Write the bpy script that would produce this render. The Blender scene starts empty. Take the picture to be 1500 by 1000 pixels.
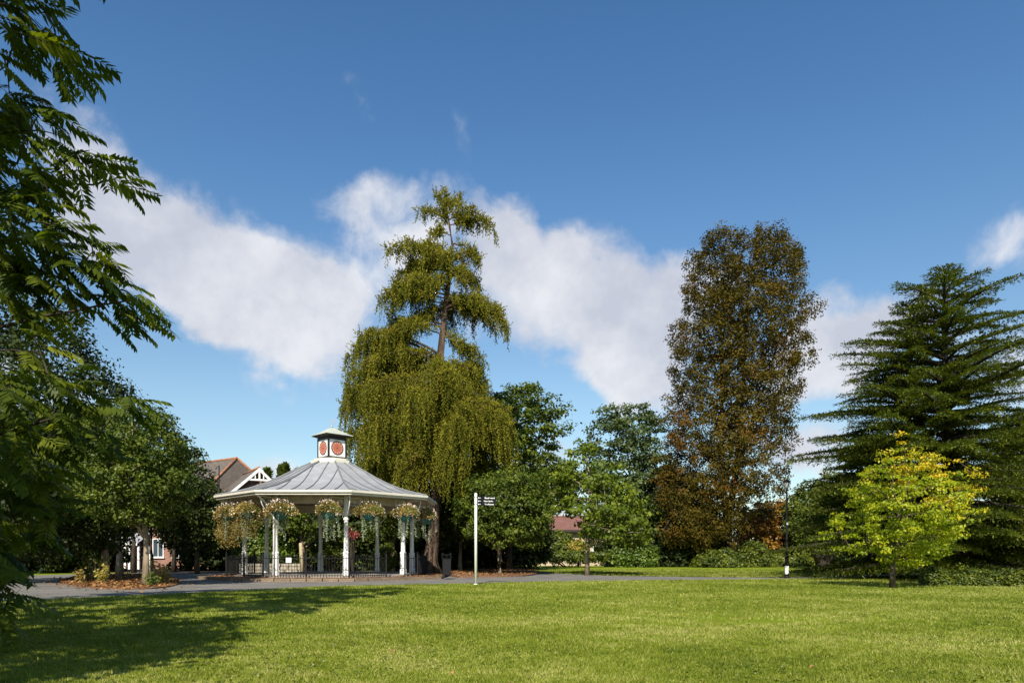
import bpy, bmesh, math, random
import numpy as np
from mathutils import Vector, Matrix
PI = math.pi
R = math.radians
random.seed(7)

# ------------------------------------------------------------------ camera
scene = bpy.context.scene
C = scene.collection
CAMH = 1.19          # metres above the lawn
F = 1031.0           # focal length in photo pixels (photo 1500 wide)
HOR = 813.6          # horizon row in the photo
cam_data = bpy.data.cameras.new("camera")
cam_data.sensor_width = 36.0
cam_data.lens = F / 1500 * 36.0
cam_data.shift_y = (HOR - 500) / 1500
cam_data.clip_start = 0.1
cam_data.clip_end = 5000
cam = bpy.data.objects.new("camera", cam_data)
C.objects.link(cam)
cam.location = (0, 0, CAMH)
cam.rotation_euler = (R(90), 0, 0)
scene.camera = cam

# ------------------------------------------------------------------ light
SUN_EL = R(40)
SUN_AZ = math.atan2(-0.13, -1.0)         # direction TO the sun measured from +Y towards +X
sun_dir = Vector((math.sin(SUN_AZ) * math.cos(SUN_EL), math.cos(SUN_AZ) * math.cos(SUN_EL), math.sin(SUN_EL)))
sd = bpy.data.lights.new("sun", 'SUN')
sd.energy = 5.0
sd.angle = R(0.5)
sd.color = (1.0, 0.93, 0.80)
sun = bpy.data.objects.new("sun", sd)
C.objects.link(sun)
sun.rotation_euler = sun_dir.to_track_quat('Z', 'Y').to_euler()

world = bpy.data.worlds.new("World")
scene.world = world
world.use_nodes = True


def build_world():
    nt = world.node_tree
    nt.nodes.clear()
    N = nt.nodes.new
    L = nt.links.new

    def math_n(op, a, b=None, c=None, clamp=False):
        n = N('ShaderNodeMath'); n.operation = op; n.use_clamp = clamp
        for i, v in enumerate((a, b, c)):
            if v is None: continue
            if isinstance(v, (int, float)): n.inputs[i].default_value = v
            else: L(v, n.inputs[i])
        return n.outputs[0]
    out = N('ShaderNodeOutputWorld')
    bg = N('ShaderNodeBackground')
    bg.inputs['Strength'].default_value = 0.085
    sky = N('ShaderNodeTexSky')
    sky.sky_type = 'NISHITA'
    sky.sun_disc = False
    sky.sun_elevation = SUN_EL
    sky.sun_rotation = SUN_AZ
    sky.altitude = 50
    sky.air_density = 1.15
    sky.dust_density = 0.35
    sky.ozone_density = 3.0
    tc = N('ShaderNodeTexCoord')
    nrm = N('ShaderNodeVectorMath'); nrm.operation = 'NORMALIZE'
    L(tc.outputs['Generated'], nrm.inputs[0])
    sep = N('ShaderNodeSeparateXYZ'); L(nrm.outputs[0], sep.inputs[0])
    az = math_n('ARCTAN2', sep.outputs[0], sep.outputs[1])
    el = math_n('ARCSINE', sep.outputs[2])
    # wobble the coordinates so that the cloud edges are ragged
    nz = N('ShaderNodeTexNoise'); nz.inputs['Scale'].default_value = 5.0; nz.inputs['Detail'].default_value = 9
    nz.inputs['Roughness'].default_value = 0.55
    L(nrm.outputs[0], nz.inputs['Vector'])
    sc_ = N('ShaderNodeVectorMath'); sc_.operation = 'SUBTRACT'; sc_.inputs[1].default_value = (.5, .5, .5)
    L(nz.outputs['Color'], sc_.inputs[0])
    sw = N('ShaderNodeVectorMath'); sw.operation = 'SCALE'; sw.inputs['Scale'].default_value = 0.24
    L(sc_.outputs[0], sw.inputs[0])
    comb = N('ShaderNodeCombineXYZ'); L(az, comb.inputs[0]); L(el, comb.inputs[1])
    add = N('ShaderNodeVectorMath'); add.operation = 'ADD'
    L(comb.outputs[0], add.inputs[0]); L(sw.outputs[0], add.inputs[1])
    flat = N('ShaderNodeVectorMath'); flat.operation = 'MULTIPLY'; flat.inputs[1].default_value = (1, 1, 0)
    L(add.outputs[0], flat.inputs[0])

    def blob(px, py, rx, ry, rot, w):
        u = (px - 750) / F; v = (HOR - py) / F
        a = math.atan(u); e = math.atan(v * math.cos(a))
        m = N('ShaderNodeMapping'); m.vector_type = 'TEXTURE'
        m.inputs['Location'].default_value = (a, e, 0)
        m.inputs['Rotation'].default_value = (0, 0, R(-rot))
        k = math.cos(a) * math.cos(e)
        m.inputs['Scale'].default_value = (rx / F * k, ry / F * k, 1)
        L(flat.outputs[0], m.inputs[0])
        ln = N('ShaderNodeVectorMath'); ln.operation = 'LENGTH'; L(m.outputs[0], ln.inputs[0])
        s = math_n('SUBTRACT', 1.0, ln.outputs['Value'])
        s = math_n('MAXIMUM', s, 0.0)
        return math_n('MULTIPLY', s, w)
    blobs = [(335, 410, 310, 115, 30, 1.8), (180, 320, 150, 110, 20, 1.5), (390, 455, 220, 80, 14, 1.2),
             (515, 298, 112, 52, -5, .95), (555, 400, 130, 90, 0, 1.0), (640, 345, 100, 80, 0, .85),
             (775, 378, 125, 82, 12, 1.5), (800, 460, 150, 110, 10, 1.4), (925, 460, 120, 130, 0, 1.9),
             (900, 540, 120, 60, 0, 1.0), (1030, 420, 80, 70, 0, 1.0),
             (1240, 510, 130, 85, -8, 1.4), (1180, 560, 120, 70, 0, 1.1), (1330, 500, 110, 80, 0, .8), (1470, 355, 130, 60, -15, .75), (1500, 560, 130, 80, 0, 1.1),
             (425, 668, 80, 40, 0, .7), (800, 660, 110, 60, 0, 1.0), (800, 730, 90, 60, 0, 1.1), (1190, 680, 110, 70, 0, 1.2),
             (545, 130, 60, 30, 55, .36), (690, 215, 60, 24, 80, .22),
             (-300, 500, 400, 120, 0, 1.5), (1900, 600, 350, 120, 0, 1.3)]
    tot = None
    for b in blobs:
        s = blob(*b)
        tot = s if tot is None else math_n('ADD', tot, s)
    # clouds on the other side of the sky, plain noise
    n2 = N('ShaderNodeTexNoise'); n2.inputs['Scale'].default_value = 2.2; n2.inputs['Detail'].default_value = 8
    L(nrm.outputs[0], n2.inputs['Vector'])
    back = math_n('MULTIPLY', math_n('SUBTRACT', n2.outputs['Fac'], 0.5), 5.0, clamp=True)
    isback = math_n('MULTIPLY', math_n('SUBTRACT', -0.1, sep.outputs[1]), 4.0, clamp=True)
    tot = math_n('ADD', tot, math_n('MULTIPLY', back, isback))
    n3 = N('ShaderNodeTexNoise'); n3.inputs['Scale'].default_value = 11; n3.inputs['Detail'].default_value = 10
    n3.inputs['Roughness'].default_value = 0.62; n3.inputs['Distortion'].default_value = 0.4
    L(nrm.outputs[0], n3.inputs['Vector'])
    fine = math_n('MULTIPLY', math_n('SUBTRACT', n3.outputs['Fac'], 0.5), 1.9)
    gate = math_n('MULTIPLY', tot, 4.0, clamp=True)
    dens = math_n('ADD', tot, math_n('MULTIPLY', fine, gate))
    mr = N('ShaderNodeMapRange'); mr.interpolation_type = 'SMOOTHSTEP'
    mr.inputs['From Min'].default_value = 0.06; mr.inputs['From Max'].default_value = 1.05
    mr.inputs['To Max'].default_value = 0.96
    L(dens, mr.inputs['Value'])
    # colour of the clouds: bright edges, greyer bellies
    n4 = N('ShaderNodeTexNoise'); n4.inputs['Scale'].default_value = 6; n4.inputs['Detail'].default_value = 8; n4.inputs['Roughness'].default_value = .6
    L(nrm.outputs[0], n4.inputs['Vector'])
    cr = N('ShaderNodeValToRGB')
    cr.color_ramp.elements[0].position = .38; cr.color_ramp.elements[0].color = (4.5, 4.75, 5.5, 1)
    cr.color_ramp.elements[1].position = .62; cr.color_ramp.elements[1].color = (6.5, 6.6, 6.95, 1)
    L(n4.outputs['Fac'], cr.inputs[0])
    tintm = N('ShaderNodeMix'); tintm.data_type = 'RGBA'; tintm.blend_type = 'MULTIPLY'
    tintm.inputs['Factor'].default_value = 1
    L(sky.outputs[0], tintm.inputs['A'])
    deep = N('ShaderNodeValToRGB'); de = deep.color_ramp.elements      # deep polarised blue overhead
    de[0].position = 0.0; de[0].color = (.98, 1.0, .97, 1); de[1].position = .72; de[1].color = (.46, .80, 1.04, 1)
    k = de.new(.21); k.color = (1.0, 1.06, 1.03, 1)
    k = de.new(.46); k.color = (.70, .97, 1.12, 1)
    L(sep.outputs[2], deep.inputs[0]); L(deep.outputs[0], tintm.inputs['B'])
    mix = N('ShaderNodeMix'); mix.data_type = 'RGBA'
    L(mr.outputs[0], mix.inputs['Factor'])
    L(tintm.outputs['Result'], mix.inputs['A']); L(cr.outputs[0], mix.inputs['B'])
    L(mix.outputs['Result'], bg.inputs[0]); L(bg.outputs[0], out.inputs[0])


build_world()
scene.view_settings.view_transform = 'Standard'
scene.view_settings.look = 'None'
scene.view_settings.exposure = 0.6
scene.view_settings.gamma = 1.0
scene.render.engine = 'CYCLES'
scene.cycles.max_bounces = 6
scene.cycles.transparent_max_bounces = 4


# ------------------------------------------------------------------ helpers: photo geometry
def gx(px, D):
    return (px - 750) / F * D


def gz(py, D):
    return CAMH + (HOR - py) / F * D


def gd(py, z=0.0):                 # distance of a ground point seen at row py
    return (CAMH - z) * F / (py - HOR)


def gp(px, py, z=0.0):
    D = gd(py, z)
    return (gx(px, D), D)


# ------------------------------------------------------------------ helpers: materials
def new_mat(name):
    m = bpy.data.materials.new(name)
    m.use_nodes = True
    return m, m.node_tree, m.node_tree.nodes['Principled BSDF']


def plain(name, col, rough=0.6, var=0.12, scale=6.0, bump=0.0, metal=0.0, spec=0.4, dirt=None, dirt_amt=0.0, dscale=1.5):
    m, nt, b = new_mat(name)
    N = nt.nodes.new; L = nt.links.new
    tc = N('ShaderNodeTexCoord')
    nz = N('ShaderNodeTexNoise'); nz.inputs['Scale'].default_value = scale; nz.inputs['Detail'].default_value = 6
    L(tc.outputs['Object'], nz.inputs['Vector'])
    mp = N('ShaderNodeMapRange'); mp.inputs['To Min'].default_value = 1 - var; mp.inputs['To Max'].default_value = 1 + var
    mp.inputs['From Min'].default_value = .3; mp.inputs['From Max'].default_value = .7
    L(nz.outputs['Fac'], mp.inputs['Value'])
    vm = N('ShaderNodeVectorMath'); vm.operation = 'SCALE'; vm.inputs[0].default_value = col[:3]
    L(mp.outputs[0], vm.inputs['Scale'])
    src = vm.outputs[0]
    if dirt:
        n2 = N('ShaderNodeTexNoise'); n2.inputs['Scale'].default_value = dscale; n2.inputs['Detail'].default_value = 8
        n2.inputs['Roughness'].default_value = .7
        L(tc.outputs['Object'], n2.inputs['Vector'])
        r2 = N('ShaderNodeMapRange'); r2.inputs['From Min'].default_value = .5; r2.inputs['From Max'].default_value = .68
        r2.inputs['To Max'].default_value = dirt_amt
        L(n2.outputs['Fac'], r2.inputs['Value'])
        mx = N('ShaderNodeMix'); mx.data_type = 'RGBA'
        L(r2.outputs[0], mx.inputs['Factor']); L(src, mx.inputs['A']); mx.inputs['B'].default_value = (*dirt, 1)
        src = mx.outputs['Result']
    L(src, b.inputs['Base Color'])
    b.inputs['Roughness'].default_value = rough
    b.inputs['Metallic'].default_value = metal
    b.inputs['Specular IOR Level'].default_value = spec
    if bump:
        bp = N('ShaderNodeBump'); bp.inputs['Strength'].default_value = bump; bp.inputs['Distance'].default_value = 0.02
        L(nz.outputs['Fac'], bp.inputs['Height']); L(bp.outputs[0], b.inputs['Normal'])
    return m


def leaf_mat(name, cols, rough=0.45, trans=0.35, patch=None, patch_scale=0.5, patch_rng=(.52, .66), spec=0.35, pdir=None):
    """cols: three base colours blended by the per-leaf random attribute; patch: autumn colour in noise patches."""
    m, nt, b = new_mat(name)
    N = nt.nodes.new; L = nt.links.new
    at = N('ShaderNodeAttribute'); at.attribute_name = 'tint'
    cr = N('ShaderNodeValToRGB')
    e = cr.color_ramp.elements
    e[0].position = 0; e[0].color = (*cols[0], 1)
    e[1].position = 1; e[1].color = (*cols[2], 1)
    k = e.new(.5); k.color = (*cols[1], 1)
    L(at.outputs['Fac'], cr.inputs[0])
    src = cr.outputs[0]
    tc = N('ShaderNodeTexCoord')
    if patch:
        nz = N('ShaderNodeTexNoise'); nz.inputs['Scale'].default_value = patch_scale; nz.inputs['Detail'].default_value = 4
        L(tc.outputs['Object'], nz.inputs['Vector'])
        ad = N('ShaderNodeMath'); ad.operation = 'MULTIPLY_ADD'; ad.inputs[1].default_value = .16
        L(at.outputs['Fac'], ad.inputs[0]); L(nz.outputs['Fac'], ad.inputs[2])
        if pdir:
            dt = N('ShaderNodeVectorMath'); dt.operation = 'DOT_PRODUCT'; dt.inputs[1].default_value = pdir[:3]
            L(tc.outputs['Object'], dt.inputs[0]); a2 = N('ShaderNodeMath'); a2.operation = 'ADD'; a2.inputs[1].default_value = pdir[3]
            L(dt.outputs['Value'], a2.inputs[0]); a3 = N('ShaderNodeMath'); a3.operation = 'ADD'; L(a2.outputs[0], a3.inputs[0]); L(ad.outputs[0], a3.inputs[1]); ad = a3
        mr = N('ShaderNodeMapRange'); mr.inputs['From Min'].default_value = patch_rng[0] + .08
        mr.inputs['From Max'].default_value = patch_rng[1] + .08
        L(ad.outputs[0], mr.inputs['Value'])
        mx = N('ShaderNodeMix'); mx.data_type = 'RGBA'
        L(mr.outputs[0], mx.inputs['Factor']); L(src, mx.inputs['A']); mx.inputs['B'].default_value = (*patch, 1)
        src = mx.outputs['Result']
    nt.nodes.remove(b)
    d = N('ShaderNodeBsdfPrincipled')
    L(src, d.inputs['Base Color']); d.inputs['Roughness'].default_value = rough
    d.inputs['Specular IOR Level'].default_value = spec
    t = N('ShaderNodeBsdfTranslucent')
    br = N('ShaderNodeMix'); br.data_type = 'RGBA'; br.blend_type = 'MULTIPLY'; br.inputs['Factor'].default_value = 1
    L(src, br.inputs['A']); br.inputs['B'].default_value = (1.5, 1.6, .6, 1)
    L(br.outputs['Result'], t.inputs[0])
    ms = N('ShaderNodeMixShader'); ms.inputs[0].default_value = trans
    L(d.outputs[0], ms.inputs[1]); L(t.outputs[0], ms.inputs[2])
    L(ms.outputs[0], nt.nodes['Material Output'].inputs[0])
    return m


def bark_mat(name, a, b_, scale=4.0, stretch=0.2, bump=.6):
    m, nt, b = new_mat(name)
    N = nt.nodes.new; L = nt.links.new
    tc = N('ShaderNodeTexCoord')
    mp = N('ShaderNodeMapping'); mp.inputs['Scale'].default_value = (1, 1, stretch)
    L(tc.outputs['Object'], mp.inputs[0])
    nz = N('ShaderNodeTexNoise'); nz.inputs['Scale'].default_value = scale * 3; nz.inputs['Detail'].default_value = 8
    nz.inputs['Roughness'].default_value = .7
    L(mp.outputs[0], nz.inputs['Vector'])
    cr = N('ShaderNodeValToRGB')
    cr.color_ramp.elements[0].position = .35; cr.color_ramp.elements[0].color = (*a, 1)
    cr.color_ramp.elements[1].position = .65; cr.color_ramp.elements[1].color = (*b_, 1)
    L(nz.outputs['Fac'], cr.inputs[0]); L(cr.outputs[0], b.inputs['Base Color'])
    bp = N('ShaderNodeBump'); bp.inputs['Strength'].default_value = bump; bp.inputs['Distance'].default_value = .03
    L(nz.outputs['Fac'], bp.inputs['Height']); L(bp.outputs[0], b.inputs['Normal'])
    b.inputs['Roughness'].default_value = .9
    b.inputs['Specular IOR Level'].default_value = .2
    return m


# ------------------------------------------------------------------ helpers: meshes
def tag(o, label=None, cat=None, group=None, kind=None):
    if label: o['label'] = label
    if cat: o['category'] = cat
    if group: o['group'] = group
    if kind: o['kind'] = kind
    return o


def empty(name, loc, label, cat, group=None, rz=0.0):
    o = bpy.data.objects.new(name, None)
    C.objects.link(o)
    o.location = loc
    o.rotation_euler = (0, 0, rz)
    o.empty_display_size = .2
    return tag(o, label, cat, group)


def np_mesh(name, V, blocks, mat, parent=None, tint=None, smooth=False):
    """blocks: list of (n,k) index arrays. Vertices in world space; if parent is given they are local to it."""
    me = bpy.data.meshes.new(name)
    nv = len(V)
    loops = np.concatenate([b.ravel() for b in blocks]).astype(np.int32)
    tot = np.concatenate([np.full(len(b), b.shape[1], np.int32) for b in blocks])
    start = np.concatenate([[0], np.cumsum(tot)[:-1]]).astype(np.int32)
    me.vertices.add(nv); me.loops.add(len(loops)); me.polygons.add(len(tot))
    me.vertices.foreach_set('co', np.ascontiguousarray(V, np.float32).ravel())
    me.loops.foreach_set('vertex_index', loops)
    me.polygons.foreach_set('loop_start', start)
    me.polygons.foreach_set('loop_total', tot)
    if smooth: me.polygons.foreach_set('use_smooth', np.ones(len(tot), bool))
    me.update(calc_edges=True)
    if tint is not None:
        a = me.attributes.new('tint', 'FLOAT', 'FACE')
        a.data.foreach_set('value', np.ascontiguousarray(tint, np.float32))
    mats = mat if isinstance(mat, (list, tuple)) else [mat]
    for m in mats: me.materials.append(m)
    o = bpy.data.objects.new(name, me)
    C.objects.link(o)
    if parent: o.parent = parent
    return o


class MB:
    """collects shapes into one bmesh and links them as one object"""
    def __init__(s):
        s.bm = bmesh.new(); s.mi = 0

    def _mark(s, faces):
        for f in faces: f.material_index = s.mi

    def box(s, c, size, rz=0.0, bevel=0.0, M=None):
        r = bmesh.ops.create_cube(s.bm, size=1)
        vs = r['verts']
        m = Matrix.Translation(c) @ Matrix.Rotation(rz, 4, 'Z') @ Matrix.Diagonal((*size, 1))
        if M: m = M @ m
        bmesh.ops.transform(s.bm, matrix=m, verts=vs)
        fs = {f for v in vs for f in v.link_faces}
        s._mark(fs)
        if bevel:
            es = {e for v in vs for e in v.link_edges}
            rr = bmesh.ops.bevel(s.bm, geom=list(es), offset=bevel, segments=1, affect='EDGES', profile=.5)
            s._mark(rr['faces'])
        return vs

    def tube(s, pts, rad, n=8, cap=True):
        pts = [Vector(p) for p in pts]
        if not isinstance(rad, (list, tuple)): rad = [rad] * len(pts)
        rings = []
        up = Vector((0, 0, 1))
        for i, p in enumerate(pts):
            a = pts[max(i - 1, 0)]; b = pts[min(i + 1, len(pts) - 1)]
            t = (b - a).normalized()
            x = t.cross(up)
            if x.length < .05: x = t.cross(Vector((0, 1, 0)))
            x.normalize(); y = t.cross(x)
            rings.append([s.bm.verts.new(p + (x * math.cos(k * 2 * PI / n) + y * math.sin(k * 2 * PI / n)) * rad[i]) for k in range(n)])
        fs = []
        for a, b in zip(rings, rings[1:]):
            for k in range(n):
                f = s.bm.faces.new((a[k], a[(k + 1) % n], b[(k + 1) % n], b[k])); f.smooth = n > 5; fs.append(f)
        if cap:
            fs.append(s.bm.faces.new(rings[0][::-1])); fs.append(s.bm.faces.new(rings[-1]))
        s._mark(fs)

    def lathe(s, prof, n=16, c=(0, 0, 0), rot=0.0, smooth=True, cap=True):
        rings = []
        for r, z in prof:
            rings.append([s.bm.verts.new((c[0] + r * math.cos(rot + k * 2 * PI / n), c[1] + r * math.sin(rot + k * 2 * PI / n), c[2] + z)) for k in range(n)])
        fs = []
        for a, b in zip(rings, rings[1:]):
            for k in range(n):
                f = s.bm.faces.new((a[k], a[(k + 1) % n], b[(k + 1) % n], b[k])); f.smooth = smooth; fs.append(f)
        if cap:
            fs.append(s.bm.faces.new(rings[0][::-1])); fs.append(s.bm.faces.new(rings[-1]))
        s._mark(fs)

    def face(s, pts):
        f = s.bm.faces.new([s.bm.verts.new(p) for p in pts]); s._mark([f]); return f

    def prism(s, poly, z0, z1):
        a = [s.bm.verts.new((x, y, z0)) for x, y in poly]; b = [s.bm.verts.new((x, y, z1)) for x, y in poly]
        fs = [s.bm.faces.new(b), s.bm.faces.new(a[::-1])]
        n = len(poly)
        for k in range(n): fs.append(s.bm.faces.new((a[k], a[(k + 1) % n], b[(k + 1) % n], b[k])))
        s._mark(fs)

    def build(s, name, mat, parent=None, loc=None):
        bmesh.ops.recalc_face_normals(s.bm, faces=s.bm.faces[:])
        me = bpy.data.meshes.new(name)
        s.bm.to_mesh(me); s.bm.free()
        for m in (mat if isinstance(mat, (list, tuple)) else [mat]): me.materials.append(m)
        o = bpy.data.objects.new(name, me)
        C.objects.link(o)
        if parent: o.parent = parent
        if loc: o.location = loc
        return o


def rand_rot(rng, n, tilt=1.0, up=None):
    """n random rotation matrices; tilt<1 keeps leaf normals nearer to vertical"""
    az = rng.uniform(0, 2 * PI, n)
    nz = rng.normal(0, 1, (n, 3)); nz[:, 2] = np.abs(nz[:, 2]) * (1 / max(tilt, .05)) + .15
    nz /= np.linalg.norm(nz, axis=1)[:, None]
    d = np.stack([np.cos(az), np.sin(az), rng.uniform(-.6, .3, n)], 1)
    x = d - nz * (d * nz).sum(1)[:, None]
    x /= np.linalg.norm(x, axis=1)[:, None]
    y = np.cross(nz, x)
    return np.stack([x, y, nz], 2)       # columns are axes


def frame_from(d, rng, droop=0.0):
    """rotation matrices whose x axis is d (n,3), z near up, with random roll"""
    x = d / np.linalg.norm(d, axis=1)[:, None]
    up = np.tile([0, 0, 1.0], (len(d), 1)) + rng.normal(0, .25, d.shape)
    y = np.cross(up, x); y /= np.linalg.norm(y, axis=1)[:, None] + 1e-9
    z = np.cross(x, y)
    return np.stack([x, y, z], 2)


def instance(TV, TF, P, M, S):
    """template verts (k,3), faces (f,m); positions (n,3), rotations (n,3,3), sizes (n,) or (n,3)"""
    S = np.asarray(S)
    if S.ndim == 1: S = S[:, None]
    loc = TV[None] * (S[:, None, :] if S.shape[1] == 3 else S[:, :, None])
    V = np.einsum('nij,nkj->nki', M, loc) + P[:, None]
    n, k = len(P), len(TV)
    Fc = (TF[None] + (np.arange(n) * k)[:, None, None]).reshape(-1, TF.shape[1])
    return V.reshape(-1, 3), Fc


RH_V = np.array([[0, 0, 0], [.5, .33, .05], [1, 0, -.06], [.5, -.33, .05]]); RH_F = np.array([[0, 1, 2, 3]])
NEEDLE_V = np.array([[0, -.05, 0], [.6, -.22, .10], [1, 0, .0], [.6, .22, .10]]); NEEDLE_F = np.array([[0, 1, 2, 3]])


def profile_px(prof, D):
    """[(py, left px, right px)] top to bottom -> arrays of z, centre x, half width"""
    z = np.array([gz(p[0], D) for p in prof]); c = np.array([gx((p[1] + p[2]) / 2, D) for p in prof])
    r = np.array([(p[2] - p[1]) / 2 / F * D for p in prof])
    o = np.argsort(z)
    return z[o], c[o], r[o]


def sample_crown(rng, prof, D, n, depth=1.0, surf=.6, lump=.16, yoff=0.0):
    z, c, r = prof
    zz = np.linspace(z[0], z[-1], 200); rr = np.interp(zz, z, r); cc = np.interp(zz, z, c)
    w = np.maximum(rr, .01) ** 1.5; w /= w.sum()
    i = rng.choice(200, n, p=w)
    ph = rng.uniform(0, 2 * PI, n)
    u = rng.uniform(0, 1, n)
    rad = np.where(rng.uniform(0, 1, n) < surf, .72 + .28 * np.sqrt(u), np.sqrt(u) * .85)
    s = rng.uniform(0, 6, 6)
    zr = (zz[i] - z[0]) / (z[-1] - z[0] + 1e-6)
    ht = (z[-1] - z[0])
    fq = max(2.0, ht / 2.2)
    lum = 1 + lump * (np.sin(3 * ph + s[0] + fq * zr * 2) + .8 * np.sin(5 * ph + s[1] - fq * zr * 3) + .7 * np.sin(fq * zr * 6 + 2 * ph + s[2])) / 1.6
    rad = rad * lum * rr[i]
    P = np.stack([cc[i] + rad * np.cos(ph), D + yoff + rad * depth * np.sin(ph), zz[i] + rng.normal(0, .15, n)], 1)
    return P


def leaf_rot(rng, out, amt=1.0):
    n = len(out)
    nz = rng.normal(0, .62, (n, 3)) + out * amt + np.array((0, 0, .35))
    nz /= np.linalg.norm(nz, axis=1)[:, None]
    d = rng.normal(0, 1, (n, 3)); d[:, 2] -= .5
    x = d - nz * (d * nz).sum(1)[:, None]; x /= np.linalg.norm(x, axis=1)[:, None]
    return np.stack([x, np.cross(nz, x), nz], 2)


def leaves_at(rng, P, per, cr, size, flat=.6, tilt=1.2, tmpl=(RH_V, RH_F), svar=.35, cen=None):
    n = len(P) * per
    Q = np.repeat(P, per, 0)
    off = rng.normal(0, 1, (n, 3)); off /= np.linalg.norm(off, axis=1)[:, None]
    off *= (rng.uniform(0, 1, n) ** .45)[:, None]
    crv = np.repeat(cr * rng.uniform(.6, 1.3, len(P)), per)
    off *= crv[:, None]; off[:, 2] *= flat
    Q = Q + off
    if cen is None: M = rand_rot(rng, n, tilt)
    else:
        o1 = Q - cen; o1 /= np.linalg.norm(o1, axis=1)[:, None] + 1e-6
        o2 = off * np.array((1, 1, 1 / max(flat, .2))); o2 /= np.linalg.norm(o2, axis=1)[:, None] + 1e-6
        M = leaf_rot(rng, o1 * .55 + o2 * .55)
    S = size * rng.uniform(1 - svar, 1 + svar, n)
    V, Fc = instance(tmpl[0], tmpl[1], Q, M, S)
    base = np.repeat(rng.uniform(.15, .85, len(P)), per)
    t = np.clip(base + rng.normal(0, .13, n), 0, 1)
    return V, Fc, np.repeat(t, len(tmpl[1]))


def limbs(mb, rng, trunk_pts, trunk_r, tips, n1=10, n2=50, r1=.09, sides=5, sag=0.1):
    """primary and secondary limbs growing from a trunk polyline towards crown points"""
    tp = np.array(trunk_pts, float)
    mb.tube(trunk_pts, trunk_r, n=10)
    seg = []
    for a, b, ra, rb in zip(tp, tp[1:], trunk_r, trunk_r[1:]):
        for t in np.linspace(0, 1, 6): seg.append((a + (b - a) * t, ra + (rb - ra) * t))
    sp = np.array([q[0] for q in seg]); sr = np.array([q[1] for q in seg])
    tips = np.array(tips)
    zmin = tp[0, 2] + (tp[-1, 2] - tp[0, 2]) * .22
    nodes = []
    order = rng.permutation(len(tips))
    chosen = []
    for i in order:
        if len(chosen) >= n1: break
        if all(np.linalg.norm(tips[i] - tips[j]) > np.ptp(tips[:, 2]) / n1 * 1.1 for j in chosen): chosen.append(i)

    def grow(src, srcr, dst, r0):
        d = dst - src
        k = 6
        pts = []; rad = []
        for t in np.linspace(0, 1, k):
            p = src + d * t
            p[2] += math.sin(t * PI) * np.linalg.norm(d) * (sag) + rng.normal(0, .02) * np.linalg.norm(d)
            p[0] += rng.normal(0, .03) * np.linalg.norm(d) * (t < 1) * (t > 0)
            pts.append(p); rad.append(max(r0 * (1 - t * .85), .012))
        mb.tube([tuple(q) for q in pts], rad, n=sides, cap=False)
        for p, r in zip(pts[1:], rad[1:]): nodes.append((p, r))
    for i in chosen:
        dst = tips[i]
        hd = np.linalg.norm(dst[:2] - sp[:, :2], axis=1)
        want = dst[2] - hd * .75
        cost = np.abs(sp[:, 2] - np.maximum(want, zmin))
        j = int(np.argmin(cost))
        grow(sp[j].copy(), sr[j], dst, min(r1 * 1.6, sr[j] * .6))
    allp = [(a, b) for a, b in zip(sp, sr) if a[2] > zmin]
    for i in order[:n2]:
        if i in chosen: continue
        cand = nodes + allp
        cp = np.array([q[0] for q in cand]); dst = tips[i]
        dd = np.linalg.norm(cp - dst, axis=1) + np.maximum(0, cp[:, 2] - dst[2]) * 1.5
        j = int(np.argmin(dd))
        grow(cp[j].copy(), cand[j][1], dst, min(r1 * .6, max(cand[j][1] * .6, .02)))


def local(V, o):
    return V - np.array(o)[None]


# ------------------------------------------------------------------ materials
M = {}
M['white'] = plain('white_paint', (.80, .80, .77), .45, .05, 9, dirt=(.5, .48, .42), dirt_amt=.25, dscale=5)
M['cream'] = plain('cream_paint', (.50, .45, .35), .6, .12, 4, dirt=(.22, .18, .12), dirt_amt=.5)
M['gutter'] = plain('gutter_paint', (.62, .59, .50), .5, .08, 8, dirt=(.3, .27, .2), dirt_amt=.4, dscale=4)
M['roof'] = plain('lead_roof', (.27, .278, .29), .55, .10, 2.2, dirt=(.36, .37, .38), dirt_amt=.4, dscale=1.1, bump=.1)
M['seam'] = plain('lead_seam_shade', (.16, .165, .175), .6, .10, 5)  # darker than the roof lead: the seams' shadow lines put into their colour
M['cap'] = plain('turret_cap', (.42, .44, .38), .7, .25, 6, dirt=(.18, .19, .12), dirt_amt=.6, dscale=6)
M['blacktrim'] = plain('black_timber', (.022, .018, .016), .5, .2, 10)
M['iron'] = plain('black_iron', (.010, .010, .011), .65, .15, 20, spec=.2)
M['terracotta'] = plain('clock_terracotta', (.40, .12, .075), .6, .12, 20)
M['mark'] = plain('clock_mark', (.56, .34, .27), .6, .05, 20)
M['stone'] = plain('stone', (.33, .29, .23), .85, .25, 5, bump=.5, dirt=(.12, .10, .07), dirt_amt=.6, dscale=3)
M['floor'] = plain('bandstand_floor', (.28, .26, .23), .8, .12, 3, bump=.2, dirt=(.2, .1, .05), dirt_amt=.4, dscale=3)
M['teal'] = plain('teal_basket', (.02, .12, .11), .5, .15, 15)
M['stake'] = plain('stake_wood', (.36, .29, .18), .85, .2, 8, bump=.4)
M['signblack'] = plain('sign_navy', (.008, .009, .015), .85, .05, 10, spec=.1)
M['grey'] = plain('grey_metal', (.35, .36, .37), .5, .1, 8)
M['bark'] = bark_mat('bark_brown', (.035, .026, .018), (.12, .095, .065))
M['bark_pale'] = bark_mat('bark_pale', (.16, .12, .08), (.34, .27, .18), 3.0)
M['bark_red'] = bark_mat('bark_red', (.055, .03, .022), (.26, .15, .10), 1.6, .14, 1.0)
M['bark_dark'] = bark_mat('bark_dark', (.018, .014, .011), (.07, .055, .042))
M['bark_larch'] = bark_mat('bark_larch', (.028, .020, .015), (.12, .08, .056), 1.6, .2, 1.0)

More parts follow.
